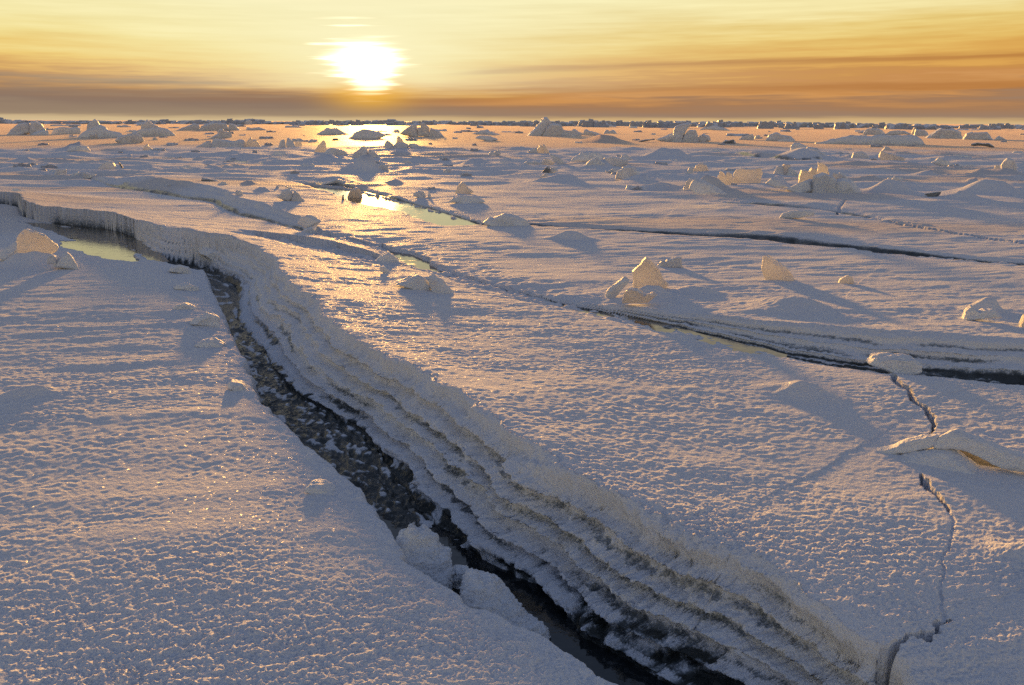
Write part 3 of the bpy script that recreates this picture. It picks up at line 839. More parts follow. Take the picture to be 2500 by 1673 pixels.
# ------------------------------------------------------------------ blocks of ice
def ground_z(x, y):
    return float(ground_height(np.array([x]), np.array([y]), np.array([0.3]))[0][0])

def remesh_displace(bm, name, size, amp, seed, vox):
    tmp = bpy.data.meshes.new('tmp')
    bm.to_mesh(tmp)
    bm.free()
    o = bpy.data.objects.new('tmp', tmp)
    COL.objects.link(o)
    md = o.modifiers.new('r', 'REMESH')
    md.mode = 'VOXEL'
    md.voxel_size = vox
    dg = bpy.context.evaluated_depsgraph_get()
    me = bpy.data.meshes.new_from_object(o.evaluated_get(dg))
    bpy.data.objects.remove(o)
    bpy.data.meshes.remove(tmp)
    me.name = name
    n = len(me.vertices)
    co = np.empty(n * 3, dtype=np.float32)
    me.vertices.foreach_get('co', co)
    co = co.reshape(-1, 3).astype(np.float64)
    no = np.empty(n * 3, dtype=np.float32)
    me.vertex_normals.foreach_get('vector', no)
    no = no.reshape(-1, 3)
    q = co / size
    s = seed * 3.7
    d = perlin(q[:, 0] * 2.2 + s, q[:, 2] * 2.2 + q[:, 1] * 1.7, seed % 50) + perlin(q[:, 1] * 2.6 + s, q[:, 2] * 2.1 - q[:, 0], 3)
    d += 0.55 * (perlin(q[:, 0] * 6 + s, q[:, 2] * 6 + q[:, 1] * 4, 5) + perlin(q[:, 1] * 6, q[:, 2] * 6 + s, 6))
    if vox * 40 < size:
        d += 0.30 * (perlin(q[:, 0] * 28 + s, q[:, 2] * 28 + q[:, 1] * 21, 12) + perlin(q[:, 1] * 24 + s, q[:, 2] * 24 - q[:, 0] * 9, 13))
    d += 0.28 * (perlin(q[:, 0] * 15 + s, q[:, 2] * 15 + q[:, 1] * 11, 7))
    # shallow conchoidal scoops
    w = np.abs(perlin(q[:, 0] * 3.1 + q[:, 1] * 2 + s, q[:, 2] * 3.1, 9))
    d -= 0.8 * np.maximum(0, 0.25 - w)
    co += no * (amp * size * d)[:, None]
    me.vertices.foreach_set('co', co.astype(np.float32).ravel())
    me.update()
    at = me.attributes.get('sharp_face')
    if at is not None:
        me.attributes.remove(at)
    return me

def prism(outline, thick, taper=0.80, skew=0.0, lean=0.0):
    """closed solid with the given (u, v) outline in its middle and smaller bevelled faces front and back"""
    bm = bmesh.new()
    cu = sum(p[0] for p in outline) / len(outline)
    cv = sum(p[1] for p in outline) / len(outline)
    rings = []
    for yy, k in ((-0.5, taper), (-0.28, 1.0), (0.28, 1.0), (0.5, taper)):
        ring = []
        for (u, v) in outline:
            uu, vv = cu + (u - cu) * k, cv + (v - cv) * k
            ring.append(bm.verts.new((uu + skew * yy * thick, yy * thick + lean * (vv - cv), vv)))
        rings.append(ring)
    n = len(outline)
    for a, b in zip(rings[:-1], rings[1:]):
        for i in range(n):
            bm.faces.new((a[i], a[(i + 1) % n], b[(i + 1) % n], b[i]))
    f1 = bm.faces.new(rings[0][::-1])
    f2 = bm.faces.new(rings[-1])
    bmesh.ops.triangulate(bm, faces=[f1, f2])
    bmesh.ops.recalc_face_normals(bm, faces=bm.faces)
    return bm

def smooth_outline(pts, n=1):
    return pts

_seed = [3]
def block_mesh(reg, outline, base, thick_f, amp, name, dy=0.0, sink=0.18, lean=None, vdiv=26):
    """mesh of one block, local to base; outline is read in photograph region units"""
    _seed[0] += 1
    dist = math.hypot(base.x, base.y)
    dirv = Vector((base.x / dist, base.y / dist, 0))
    right = Vector((dirv.y, -dirv.x, 0))
    dd = dist + dy
    uv = []
    for p in outline:
        d = ray(*P(reg, *p))
        k = dd / max(d.dot(dirv), 1e-6)
        w = Vector((0, 0, HC)) + d * k
        uv.append(((w - base).dot(right), w.z - base.z))
    umin, umax = min(p[0] for p in uv), max(p[0] for p in uv)
    vmin, vmax = min(p[1] for p in uv), max(p[1] for p in uv)
    wd, hg = umax - umin, vmax - vmin
    size = max(wd, hg)
    uv = [(u, v - sink * hg if v < vmin + 0.12 * hg else v) for u, v in uv]
    if lean is None:
        lean = random.uniform(-0.15, 0.3)
    thick = max(thick_f * min(wd, max(hg * 1.6, 0.2 * wd)), 0.02)
    bm = prism(uv, thick, 0.82, random.uniform(-0.4, 0.4), lean)
    ang = math.atan2(-dirv.x, dirv.y)
    rot = Matrix.Rotation(ang, 4, 'Z')
    bm.transform(Matrix.Translation((0, 0, 0)) @ rot @ Matrix.Translation((0, dy, 0)))
    return remesh_displace(bm, name, size, amp, _seed[0], max(size / vdiv, 0.004))

NAMES = {}
def thing(name, cat, label, reg, base_px, parts, group=None, mat='ice', thick=0.6, amp=0.022, zb=None, sink=0.18):
    """parts: list of (part name, outline, options). One part and nothing else -> the mesh is the thing itself"""
    w = ground_pt(reg, *base_px, 0.0)
    gz = ground_z(w.x, w.y)
    w = ground_pt(reg, *base_px, max(gz, -0.12) if zb is None else zb)
    base = Vector((w.x, w.y, w.z))
    vdiv = int(np.clip(110 - 7 * math.hypot(w.x, w.y), 26, 70))
    if len(parts) == 1:
        pn, outl, opt = (parts[0] + ({},))[:3]
        me = block_mesh(reg, outl, base, opt.get('thick', thick), opt.get('amp', amp), name, opt.get('dy', 0), opt.get('sink', sink), opt.get('lean'), vdiv=vdiv)
        me.materials.append(MAT[opt.get('mat', mat)])
        o = bpy.data.objects.new(name, me)
        o.location = base
        COL.objects.link(o)
    else:
        o = bpy.data.objects.new(name, None)
        o.empty_display_size = 0.1
        o.location = base
        COL.objects.link(o)
        dist = math.hypot(base.x, base.y)
        n = len(parts)
        for i, pt in enumerate(parts):
            pn, outl, opt = (pt + ({},))[:3]
            ww = (P(reg, max(p[0] for p in outl), 0)[0] - P(reg, min(p[0] for p in outl), 0)[0]) / FPX * dist
            dy = opt.get('dy', (n / 2 - i) * 0.12 * ww)
            me = block_mesh(reg, outl, base, opt.get('thick', thick), opt.get('amp', amp), pn, dy, opt.get('sink', sink), opt.get('lean'), vdiv=vdiv)
            me.materials.append(MAT[opt.get('mat', mat)])
            c = bpy.data.objects.new(pn, me)
            c.parent = o
            COL.objects.link(c)
    o['label'] = label
    o['category'] = cat
    if group:
        o['group'] = group
    return o
# ------------------------------------------------------------------ near and middle blocks
B = 'ice_block'
thing('ice_block', 'ice block', 'rounded translucent ice block glowing pink, standing beside the yellow pool at far left', 'z1', (700, 760),
      [(B, [(390, 660), (350, 540), (345, 420), (345, 330), (400, 240), (500, 150), (570, 150), (640, 170), (700, 200), (830, 240), (960, 350), (1060, 430), (1095, 490), (1050, 575), (900, 650), (800, 770), (560, 770)], {'thick': .5})],
      mat='clear', amp=.012)
thing('snow_mound', 'snow mound', 'small snow mound banked against the left side of the pink glowing block', 'z1', (250, 760),
      [('snow_mound', [(-20, 690), (60, 600), (200, 500), (340, 405), (395, 520), (440, 640), (520, 780), (200, 780)])], mat='snowy', thick=.9)
thing('snow_mound', 'snow mound', 'low crumbling snow heap at the right foot of the pink glowing block', 'z1', (1250, 850),
      [('snow_mound', [(1000, 850), (1090, 690), (1180, 620), (1260, 590), (1320, 610), (1390, 700), (1480, 840), (1520, 880)])], mat='snowy', thick=.8)
thing('ice_lump', 'ice lump', 'small round ice lump between the pink glowing block and its snow heap', 'z1', (980, 800),
      [('ice_lump', [(895, 790), (900, 700), (940, 650), (1000, 635), (1060, 670), (1075, 790)])], thick=.9)
thing('ice_wedge', 'ice wedge', 'pale pointed ice wedge standing upright, tallest on the near right floe', 'z2', (660, 470),
      [('ice_wedge', [(470, 470), (480, 380), (468, 285), (510, 240), (560, 200), (575, 165), (620, 122), (665, 155), (740, 235), (780, 300), (800, 360), (870, 430), (700, 480)], {'thick': .5})], mat='clear', amp=.014)
thing('ice_slab', 'ice slab', 'narrow ice slab leaning at the left foot of the upright pointed wedge', 'z2', (280, 560),
      [('ice_slab', [(165, 565), (205, 500), (280, 425), (390, 345), (430, 372), (370, 450), (240, 560)])], thick=.5)
thing('ice_lump', 'ice lump', 'frosty rounded ice lump in front of the upright pointed wedge', 'z2', (480, 600),
      [('ice_lump', [(365, 600), (395, 510), (440, 465), (520, 475), (610, 545), (690, 510), (740, 540), (640, 600)])], mat='clear', thick=.7)
thing('ice_fragment', 'ice fragment', 'small grey slanting ice fragment behind the upright pointed wedge', 'z2', (930, 225),
      [('ice_fragment', [(740, 215), (780, 160), (830, 190), (850, 160), (960, 115), (1000, 118), (1015, 222)])], thick=.5)
thing('ice_fin', 'ice fin', 'lone pinkish ice fin with a vertical left edge, to the right of the pointed wedge', 'z2', (2080, 372),
      [('ice_fin', [(1925, 330), (1900, 250), (1905, 180), (1915, 120), (1945, 98), (1990, 130), (2050, 170), (2140, 230), (2200, 300), (2260, 362), (2100, 375), (1975, 372)], {'thick': .4})], mat='clear', amp=.012, sink=.1)
thing('ice_fragment', 'ice fragment', 'low sunlit ice fragment lying on flat snow right of the pinkish fin', 'r6', (1140, 388),
      [('ice_fragment', [(1085, 388), (1110, 355), (1160, 335), (1190, 350), (1200, 388)])], mat='clear')
thing('ice_block', 'ice block', 'ice block cut off by the right edge of the picture above the layered floe edge', 'r6', (2380, 700),
      [(B, [(2300, 700), (2325, 640), (2345, 605), (2420, 600), (2470, 640), (2480, 700)])], mat='clear')
thing('snow_mound', 'snow mound', 'twin humped snow mound on the right floe above the layered edge', 'r6', (2060, 620),
      [('snow_mound', [(1930, 620), (1945, 575), (1985, 545), (2040, 578), (2070, 565), (2130, 565), (2195, 615)])], mat='snowy', thick=.8)
thing('ice_slab', 'ice slab', 'flat snow topped ice slab bridging the crack on the right', 'r6', (1470, 985),
      [('ice_slab', [(1290, 925), (1330, 880), (1400, 868), (1590, 880), (1640, 930), (1630, 975), (1560, 990), (1470, 990), (1350, 950)], {'thick': .9})], mat='snowy', sink=.05)
thing('ice_ridge', 'ice ridge', 'buckled tent shaped ice plates thrust up at the right edge above the dark hole', 'z5', (1000, 1220),
      [('plate', [(-40, 1060), (200, 1032), (420, 1000), (560, 935), (740, 885), (900, 868), (920, 905), (880, 960), (800, 1000), (600, 1030), (400, 1050), (150, 1075)], {'dy': -.02, 'thick': .22, 'lean': .25}),
       ('plate', [(820, 1000), (900, 885), (980, 845), (1050, 826), (1110, 850), (1250, 900), (1450, 985), (1700, 1060), (2100, 1150), (2100, 1235), (1750, 1210), (1560, 1180), (1300, 1090), (1120, 1010), (1000, 985)], {'dy': -.02, 'thick': .35, 'lean': .25}),
       ('ice_band', [(340, 1080), (440, 1030), (640, 1015), (820, 985), (1010, 965), (1120, 995), (1300, 1075), (1560, 1165), (1800, 1200), (2100, 1220), (2100, 1300), (1750, 1310), (1500, 1290), (1260, 1190), (1100, 1090), (800, 1070), (560, 1085)], {'dy': .02, 'thick': .25, 'lean': .2, 'mat': 'amber'}),
       ('snow_base', [(-80, 1270), (150, 1170), (340, 1095), (600, 1070), (820, 1035), (960, 1008), (1060, 1050), (1160, 1130), (1300, 1240), (1600, 1320), (1500, 1400), (700, 1420), (200, 1350)], {'dy': -.05, 'thick': .6, 'lean': .9, 'mat': 'snowy'})],
      mat='snowy', amp=.012, sink=.1, zb=0.0)
thing('ice_shelf', 'snow shelf', 'white snow shelf jutting from the crest over the dark bend of the long crack', 'w6', (330, 330),
      [('ice_shelf', [(138, 225), (180, 190), (260, 172), (430, 188), (520, 260), (640, 300), (640, 380), (500, 420), (380, 350), (240, 300)], {'thick': .8})], mat='snowy', sink=0)
thing('ice_block', 'ice block', 'angular frosted ice block wedged in the near part of the long crack', 'b1', (1640, 940),
      [(B, [(1445, 800), (1420, 720), (1450, 660), (1490, 665), (1520, 615), (1560, 655), (1600, 640), (1690, 690), (1720, 735), (1765, 750), (1768, 830), (1745, 890), (1700, 960), (1560, 910), (1460, 850)], {'thick': .6, 'lean': .7})],
      mat='snowy', sink=.3, zb=-.19, amp=.05)
thing('ice_lump', 'ice lump', 'small rough ice lump stuck in the crack beside the wedged angular block', 'b1', (1820, 960),
      [('ice_lump', [(1765, 970), (1760, 890), (1790, 845), (1830, 830), (1870, 840), (1890, 880), (1885, 930), (1860, 975)])], mat='snowy', thick=.9, sink=.3, zb=-.19, amp=.05)
thing('ice_slab', 'ice slab', 'fallen snowy ice slab tilted down into the dark foot of the long crack', 'b2', (620, 1240),
      [('ice_slab', [(310, 1040), (320, 985), (350, 960), (385, 945), (420, 965), (500, 970), (560, 1000), (610, 1030), (700, 1085), (740, 1130), (800, 1160), (850, 1210), (845, 1260), (700, 1260), (560, 1200), (430, 1130)], {'thick': .55, 'lean': .9})],
      mat='snowy', sink=.2, zb=-.20, amp=.05)
thing('snow_mound', 'snow mound', 'conical snow mound at the end of the dark step behind the crest', 'q3', (1090, 795),
      [('snow_mound', [(970, 780), (1030, 725), (1090, 688), (1140, 718), (1215, 790), (1120, 805)])], mat='snowy', thick=.9, amp=.012)
thing('ice_splinter', 'ice splinter', 'thin dark ice splinter lying below the conical snow mound', 'q3', (1080, 882),
      [('ice_splinter', [(1022, 858), (1018, 810), (1062, 820), (1132, 886), (1060, 874)])], thick=.5)
thing('snow_mound', 'snow mound', 'smooth rounded snow mound paired with a tilted slab on the near slab', 'q3', (1340, 1010),
      [('snow_mound', [(1150, 965), (1240, 940), (1290, 900), (1340, 882), (1400, 910), (1465, 980), (1430, 1030)])], mat='snowy', thick=.9, amp=.012)
thing('ice_slab', 'ice slab', 'grooved ice slab tilted to the right beside the smooth rounded mound', 'q3', (1560, 1040),
      [('ice_slab', [(1470, 1010), (1440, 905), (1470, 893), (1560, 940), (1690, 1055), (1480, 1040)])], thick=.6)
thing('ice_lump', 'ice lump', 'wide frosted ice lump plugging the right end of the bright pool', 'q3', (2110, 462),
      [('ice_lump', [(1905, 440), (1960, 398), (2040, 385), (2100, 355), (2200, 372), (2290, 410), (2330, 462), (2000, 470)])], mat='snowy', thick=.8)
thing('ice_block', 'ice block', 'sunlit ice block standing in the bright pool with its mirror image below', 'q3', (830, 246),
      [(B, [(735, 246), (750, 200), (770, 160), (800, 133), (830, 142), (850, 185), (862, 220), (960, 234), (960, 246)])], mat='clear', sink=.4)
thing('ice_spike', 'ice spike', 'slim pointed ice spike standing in the bright pool', 'q3', (1000, 232),
      [('ice_spike', [(976, 230), (985, 190), (1003, 163), (1018, 200), (1024, 230)])], sink=.5)
thing('ice_spike', 'ice spike', 'tiny dark ice spike at the left shore of the bright pool', 'q3', (702, 237),
      [('ice_spike', [(686, 237), (694, 222), (698, 196), (706, 196), (706, 220), (714, 237)])], mat='dark', sink=.4)
thing('ice_hummock', 'ice hummock', 'pale ice pyramid split by a notch on the near side of the bright pool', 'q3', (250, 238),
      [(B, [(125, 215), (180, 160), (225, 142), (250, 165), (285, 215), (240, 240)]),
       (B, [(250, 238), (278, 158), (310, 180), (375, 242), (300, 246)])])
thing('ice_splinter', 'ice splinter', 'long splinter of ice propped behind the split ice pyramid', 'q3', (230, 150),
      [('ice_splinter', [(170, 112), (185, 110), (285, 148), (270, 156)])], sink=0)
thing('ice_lump', 'ice lump', 'tiny pointed ice lump left of the long propped splinter', 'q3', (135, 145),
      [('ice_lump', [(112, 146), (122, 122), (138, 116), (160, 146)])])
thing('ice_lump', 'ice lump', 'small dome shaped ice lump on the glittering snow beyond the bright pool', 'q3', (1365, 215),
      [('ice_lump', [(1305, 205), (1335, 170), (1360, 158), (1395, 168), (1425, 210), (1370, 218)])])
thing('ice_spike', 'ice spike', 'short upright ice spike beside the small dome beyond the bright pool', 'q3', (1448, 217),
      [('ice_spike', [(1432, 215), (1440, 185), (1447, 163), (1460, 195), (1466, 215)])])
thing('ice_hummock', 'ice hummock', 'amber tinted ice pyramid standing alone on the glittering snow', 'q3', (1735, 190),
      [(B, [(1662, 190), (1675, 160), (1700, 115), (1737, 82), (1770, 110), (1790, 140), (1830, 170), (1760, 192)])], mat='clear')
thing('snow_mound', 'snow mound', 'dark blue snow dome in front of the amber ice pyramid', 'q3', (1770, 268),
      [('snow_mound', [(1605, 258), (1670, 215), (1760, 196), (1850, 206), (1905, 230), (1945, 262), (1800, 272)])], mat='snowy', thick=.7, amp=.015)
thing('ice_block', 'ice block', 'rough snowy rubble hump at the far left rim of the bright pool', 'q3', (620, 135),
      [(B, [(450, 128), (530, 100), (600, 70), (650, 55), (720, 75), (760, 120), (690, 140)])], thick=.7)
thing('ice_block', 'ice block', 'small cube like ice block on the lip of the second crack', 'm2', (910, 1150),
      [(B, [(865, 1150), (870, 1085), (930, 1090), (960, 1110), (965, 1155)])])
thing('ice_lump', 'ice lump', 'snowy lump above the right end of the second crack', 'q3', (410, 465),
      [('ice_lump', [(310, 440), (350, 390), (390, 372), (440, 385), (515, 430), (400, 470)])], mat='snowy')
thing('ice_lump', 'ice lump', 'pale ice lump at the right tip of the second crack rubble', 'q3', (410, 535),
      [('ice_lump', [(340, 520), (380, 490), (430, 475), (470, 530), (420, 542)])])
thing('ice_slab', 'ice slab', 'long whitish ice slab lying below the upper right broken plate', 'd', (1815, 500),
      [('ice_slab', [(1780, 498), (1790, 488), (1810, 483), (1850, 480), (1864, 484), (1862, 492), (1830, 498)])], mat='snowy', sink=.1)

# broken bits along the left rim of the long crack
for reg, base, outl, lab in [
    ('d', (410, 622), [(385, 620), (392, 611), (412, 606), (432, 610), (440, 622)], 'snowy flake at the bend of the long crack, just below the snow shelf'),
    ('d', (425, 662), [(398, 660), (406, 652), (430, 648), (452, 655), (456, 664)], 'flat snowy flake on the left rim, second below the bend'),
    ('d', (420, 706), [(396, 706), (402, 696), (424, 692), (446, 700), (450, 708)], 'flat snowy flake on the left rim beside the narrowest bend of the slit'),
    ('d', (470, 742), [(436, 740), (452, 726), (478, 716), (498, 722), (504, 742)], 'larger slanting snowy flake leaning into the narrow slit'),
    ('d', (470, 790), [(446, 790), (462, 778), (492, 776), (512, 786), (514, 794)], 'low snowy flake above the widening of the long crack'),
    ('d', (548, 888), [(520, 884), (530, 872), (552, 874), (574, 890), (562, 900)], 'chipped flake on the left rim where the long crack widens'),
    ('d', (728, 1120), [(700, 1116), (712, 1104), (740, 1106), (766, 1120), (748, 1130)], 'low flake on the left rim above the wedged angular block'),
]:
    thing('ice_flake', 'ice flake', lab, reg, base, [('ice_flake', outl)], mat='snowy', thick=1.0, sink=.3)
# left middle distance
thing('ice_lump', 'ice lump', 'half dome ice lump with a grey left flank, alone at left', 'm1', (1450, 776),
      [('ice_lump', [(1330, 778), (1395, 715), (1470, 688), (1530, 698), (1575, 750), (1560, 782)])], thick=.8)
thing('ice_splinter', 'ice splinter', 'small stick of ice stuck up right of the half dome lump', 'm1', (1655, 772),
      [('ice_splinter', [(1605, 702), (1625, 700), (1682, 770), (1655, 775)])], mat='dark')
thing('ice_spike', 'ice spike', 'clear little ice cone with a dark chip at its right', 'm1', (2010, 540),
      [('ice_spike', [(1935, 542), (1975, 475), (2005, 458), (2035, 510), (2060, 500), (2090, 535), (2040, 545)])], mat='clear')
thing('ice_block', 'ice block', 'largest block in the rubble line at the left end of the second crack', 'm1', (840, 875),
      [(B, [(735, 878), (765, 795), (820, 790), (905, 800), (885, 875)])])
thing('ice_lump', 'ice lump', 'domed lump in the rubble line at the left end of the second crack', 'm1', (1050, 905),
      [('ice_lump', [(965, 900), (990, 850), (1062, 825), (1108, 870), (1130, 908)])], mat='snowy')
thing('ice_fragment', 'ice fragment', 'dark tilted fragment closing the rubble line of the second crack', 'm1', (1220, 925),
      [('ice_fragment', [(1120, 900), (1135, 835), (1200, 850), (1310, 870), (1250, 915), (1180, 930)])])
thing('ice_lump', 'ice lump', 'small snowy lump above the dark corner of the long crack at far left', 'm1', (230, 1100),
      [('ice_lump', [(145, 1102), (180, 1060), (250, 1062), (300, 1085), (350, 1090), (350, 1108)])], mat='snowy')
thing('ice_block', 'ice block', 'pale gabled ice block, brightest of the left hummocks', 'm1', (1760, 440),
      [(B, [(1560, 410), (1620, 352), (1720, 328), (1800, 318), (1850, 292), (1930, 352), (1965, 415), (1900, 440), (1640, 446)])], mat='ice')
thing('snow_mound', 'snow mound', 'dark blue domed snow hump in the left middle distance', 'm1', (1060, 540),
      [('snow_mound', [(900, 538), (960, 480), (1080, 460), (1185, 485), (1240, 545)])], mat='snowy')
thing('ice_hummock', 'ice hummock', 'broad rubble hummock with a dark hollow, first from the left', 'm1', (400, 325),
      [(B, [(60, 320), (150, 262), (210, 215), (240, 190), (330, 160), (410, 160), (430, 300), (250, 325)], {'thick': .5}),
       (B, [(400, 310), (410, 165), (480, 133), (560, 172), (620, 250), (650, 320)], {'thick': .6}),
       ('ice_slab', [(330, 375), (480, 300), (590, 264), (650, 268), (655, 330), (640, 378)], {'dy': -1.5, 'mat': 'snowy'})], mat='ice')
thing('ice_hummock', 'ice hummock', 'sharp peaked hummock with long snow flanks, second from the left', 'm1', (1350, 362),
      [('ice_peak', [(1170, 290), (1200, 185), (1240, 150), (1300, 113), (1335, 145), (1365, 210), (1330, 300)], {'mat': 'ice'}),
       ('snow_flank', [(1040, 362), (1120, 310), (1180, 265), (1330, 200), (1440, 225), (1470, 270), (1640, 300), (1720, 350), (1340, 366)], {'mat': 'snowy'})], mat='ice')
thing('ice_hummock', 'ice hummock', 'blunt towered hummock with a snow ramp, third from the left', 'm1', (2040, 345),
      [('ice_peak', [(1910, 300), (1920, 180), (1960, 160), (2005, 122), (2050, 152), (2100, 190), (2160, 215), (2168, 335)], {'mat': 'ice'}),
       ('snow_flank', [(1680, 330), (1850, 280), (2000, 240), (2170, 240), (2280, 255), (2420, 340), (2050, 350)], {'mat': 'snowy'})], mat='ice')
thing('ice_fragment', 'ice fragment', 'two toothed pale fragment below the sharp peaked hummock', 'm1', (1275, 378),
      [('ice_fragment', [(1215, 378), (1225, 320), (1262, 335), (1280, 350), (1310, 312), (1335, 365), (1300, 380)])], mat='clear')
thing('ice_lump', 'ice lump', 'small grey lump in front of the blunt towered hummock', 'm1', (2110, 402),
      [('ice_lump', [(2070, 402), (2085, 368), (2105, 358), (2150, 395), (2130, 405)])])
thing('ice_lump', 'ice lump', 'low lumpy ice pile between the first and second left hummocks', 'm1', (880, 320),
      [('ice_lump', [(680, 318), (740, 240), (850, 215), (960, 235), (1030, 220), (1090, 250), (1090, 320)])], mat='snowy')

# middle left, far
thing('ice_hummock', 'ice hummock', 'long dark blue hummock of stacked slabs on the golden plain at left', 'm2', (560, 270),
      [('ice_slab', [(0, 268), (100, 245), (230, 195), (310, 163), (365, 188), (390, 268)]),
       (B, [(360, 268), (400, 200), (480, 180), (580, 156), (720, 180), (800, 268)]),
       ('ice_spike', [(770, 266), (780, 168), (850, 185), (925, 258), (1005, 262)])])
thing('ice_fragment', 'ice fragment', 'low jagged dark tail of ice right of the long slab hummock', 'm2', (1140, 268),
      [('ice_fragment', [(1000, 266), (1020, 218), (1070, 246), (1180, 220), (1320, 268)])])
thing('ice_block', 'ice block', 'crown shaped ice block with a thin horn at its right', 'm2', (690, 368),
      [(B, [(480, 366), (620, 322), (640, 265), (690, 243), (725, 290), (755, 272), (785, 330), (795, 285), (804, 285), (810, 368)])])
thing('ice_hummock', 'ice hummock', 'wide purple hummock with a rounded right peak, left of the ice claws', 'm2', (760, 508),
      [(B, [(300, 495), (420, 450), (485, 413), (570, 445), (580, 500)]),
       (B, [(550, 505), (562, 372), (650, 390), (870, 405), (940, 383), (990, 425), (1020, 508)]),
       (B, [(1000, 505), (1012, 432), (1070, 363), (1106, 400), (1142, 392), (1205, 485), (1150, 508)], {'mat': 'clear'})])
thing('ice_claw', 'ice block', 'leftmost dark tooth of the three upright ice claws', 'm2', (1495, 490),
      [('ice_claw', [(1450, 488), (1470, 430), (1490, 400), (1532, 394), (1542, 492)])])
thing('ice_claw', 'ice block', 'middle and tallest tooth of the three upright ice claws', 'm2', (1610, 505),
      [('ice_claw', [(1548, 470), (1570, 380), (1592, 373), (1650, 430), (1695, 504), (1590, 505)])])
thing('ice_claw', 'ice block', 'rightmost pale tooth of the three upright ice claws', 'm2', (1715, 498),
      [('ice_claw', [(1662, 492), (1680, 425), (1712, 412), (1750, 414), (1768, 480), (1740, 502)])], mat='clear')
thing('ice_fin', 'ice fin', 'tall pale ice fin leaning right, beside a rounded block', 'm2', (2010, 588),
      [('ice_fin', [(1905, 585), (1980, 500), (2060, 402), (2084, 440), (2098, 550), (2060, 592)], {'thick': .5})], mat='clear')
thing('ice_block', 'ice block', 'rounded block with a lumpy top right of the tall leaning fin', 'm2', (2210, 610),
      [(B, [(2050, 600), (2110, 540), (2170, 503), (2260, 520), (2343, 545), (2400, 590), (2440, 612)])])
thing('ice_fragment', 'ice fragment', 'small pointed fragment in front of the wide purple hummock', 'm2', (937, 560),
      [('ice_fragment', [(912, 562), (935, 508), (965, 558)])])
thing('ice_fragment', 'ice fragment', 'small dark boat shaped ice fragment below the three claws', 'm2', (1290, 565),
      [('ice_fragment', [(1232, 564), (1300, 548), (1325, 522), (1348, 564)])])
thing('ice_lump', 'ice lump', 'dark snowy lump between the claws and the long snow step', 'm2', (1440, 598),
      [('ice_lump', [(1340, 598), (1400, 560), (1460, 540), (1530, 560), (1580, 596)])], mat='snowy')
thing('ice_lump', 'ice lump', 'low round ice lump left of the pointed snow heap', 'm2', (190, 785),
      [('ice_lump', [(100, 790), (150, 748), (220, 740), (262, 760), (285, 785)])], mat='snowy')
thing('snow_mound', 'snow mound', 'small pointed snow heap in front of the two snow steps', 'm2', (740, 878),
      [('snow_mound', [(610, 868), (680, 830), (715, 808), (760, 840), (810, 880)])], mat='snowy')
thing('ice_slab', 'ice slab', 'tilted ice slab with a dark underside above the second crack', 'm2', (510, 975),
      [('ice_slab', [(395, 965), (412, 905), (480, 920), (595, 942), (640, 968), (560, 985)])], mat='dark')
thing('snow_mound', 'snow mound', 'low snow hump touching the tilted slab above the second crack', 'm2', (700, 1005),
      [('snow_mound', [(620, 1000), (680, 972), (730, 975), (770, 1005)])], mat='snowy')
thing('ice_lump', 'ice lump', 'small dark dome on the golden plain left of the tall leaning fin', 'm2', (2230, 402),
      [('ice_lump', [(2165, 402), (2200, 378), (2250, 376), (2295, 402)])], mat='dark')
thing('snow_mound', 'snow mound', 'brown ruffled snow mound on the golden plain under the sun', 'm2', (2200, 325),
      [('snow_mound', [(1950, 320), (2060, 280), (2110, 235), (2160, 255), (2230, 238), (2320, 280), (2440, 325)])], mat='snowy')

# centre, far
thing('snow_mound', 'snow mound', 'wide smooth brown snow mound with ice knobs on top', 'm3', (320, 375),
      [('snow_mound', [(30, 375), (150, 300), (240, 255), (260, 240), (320, 255), (420, 275), (520, 300), (600, 345), (420, 378)])], mat='snowy', thick=.7)
thing('ice_hummock', 'ice hummock', 'large hummock of upright slabs in the centre below the sun glow', 'm3', (1080, 352),
      [('ice_slab', [(750, 320), (850, 240), (960, 178), (992, 212), (1015, 345)]),
       (B, [(995, 330), (1008, 230), (1060, 228), (1095, 330)]),
       ('ice_slab', [(1050, 250), (1045, 172), (1080, 158), (1160, 240), (1165, 345), (1090, 330)], {'thick': .5}),
       (B, [(1150, 345), (1178, 233), (1280, 268), (1370, 350), (1250, 355)])])
thing('ice_lump', 'ice lump', 'small dark dome left of the large central hummock', 'm3', (715, 300),
      [('ice_lump', [(650, 302), (690, 262), (735, 258), (775, 300)])], mat='snowy')
thing('ice_slab', 'ice slab', 'upper slab of the tilted pair right of the large central hummock', 'm3', (1900, 320),
      [('ice_slab', [(1735, 318), (1860, 260), (1950, 238), (1980, 290), (2090, 315), (2195, 358), (1950, 345)])])
thing('ice_slab', 'ice slab', 'lower dark slab of the tilted pair right of the large central hummock', 'm3', (1960, 408),
      [('ice_slab', [(1760, 372), (1850, 330), (1990, 338), (2080, 375), (2110, 402), (2000, 412), (1850, 395)])], mat='snowy')
thing('ice_hummock', 'ice hummock', 'sunlit cluster of boulders with one upright spike, below the central hummock', 'm3', (800, 518),
      [(B, [(542, 490), (568, 425), (590, 405), (612, 415), (645, 445), (670, 460), (640, 502), (560, 506)]),
       ('ice_spike', [(690, 460), (725, 420), (725, 342), (750, 350), (815, 435), (860, 460)], {'dy': .4, 'mat': 'clear'}),
       (B, [(635, 508), (700, 460), (760, 438), (850, 448), (892, 490), (860, 510), (760, 520)]),
       (B, [(870, 490), (890, 448), (980, 450), (1055, 490), (1050, 520), (920, 510)])])
thing('ice_hummock', 'ice hummock', 'purple twin pyramid of ice rising from a wide snow swell', 'm3', (300, 660),
      [(B, [(85, 660), (130, 590), (200, 530), (265, 484), (300, 520), (332, 570), (350, 665)]),
       (B, [(325, 640), (350, 523), (420, 565), (460, 605), (510, 650), (400, 668)])])
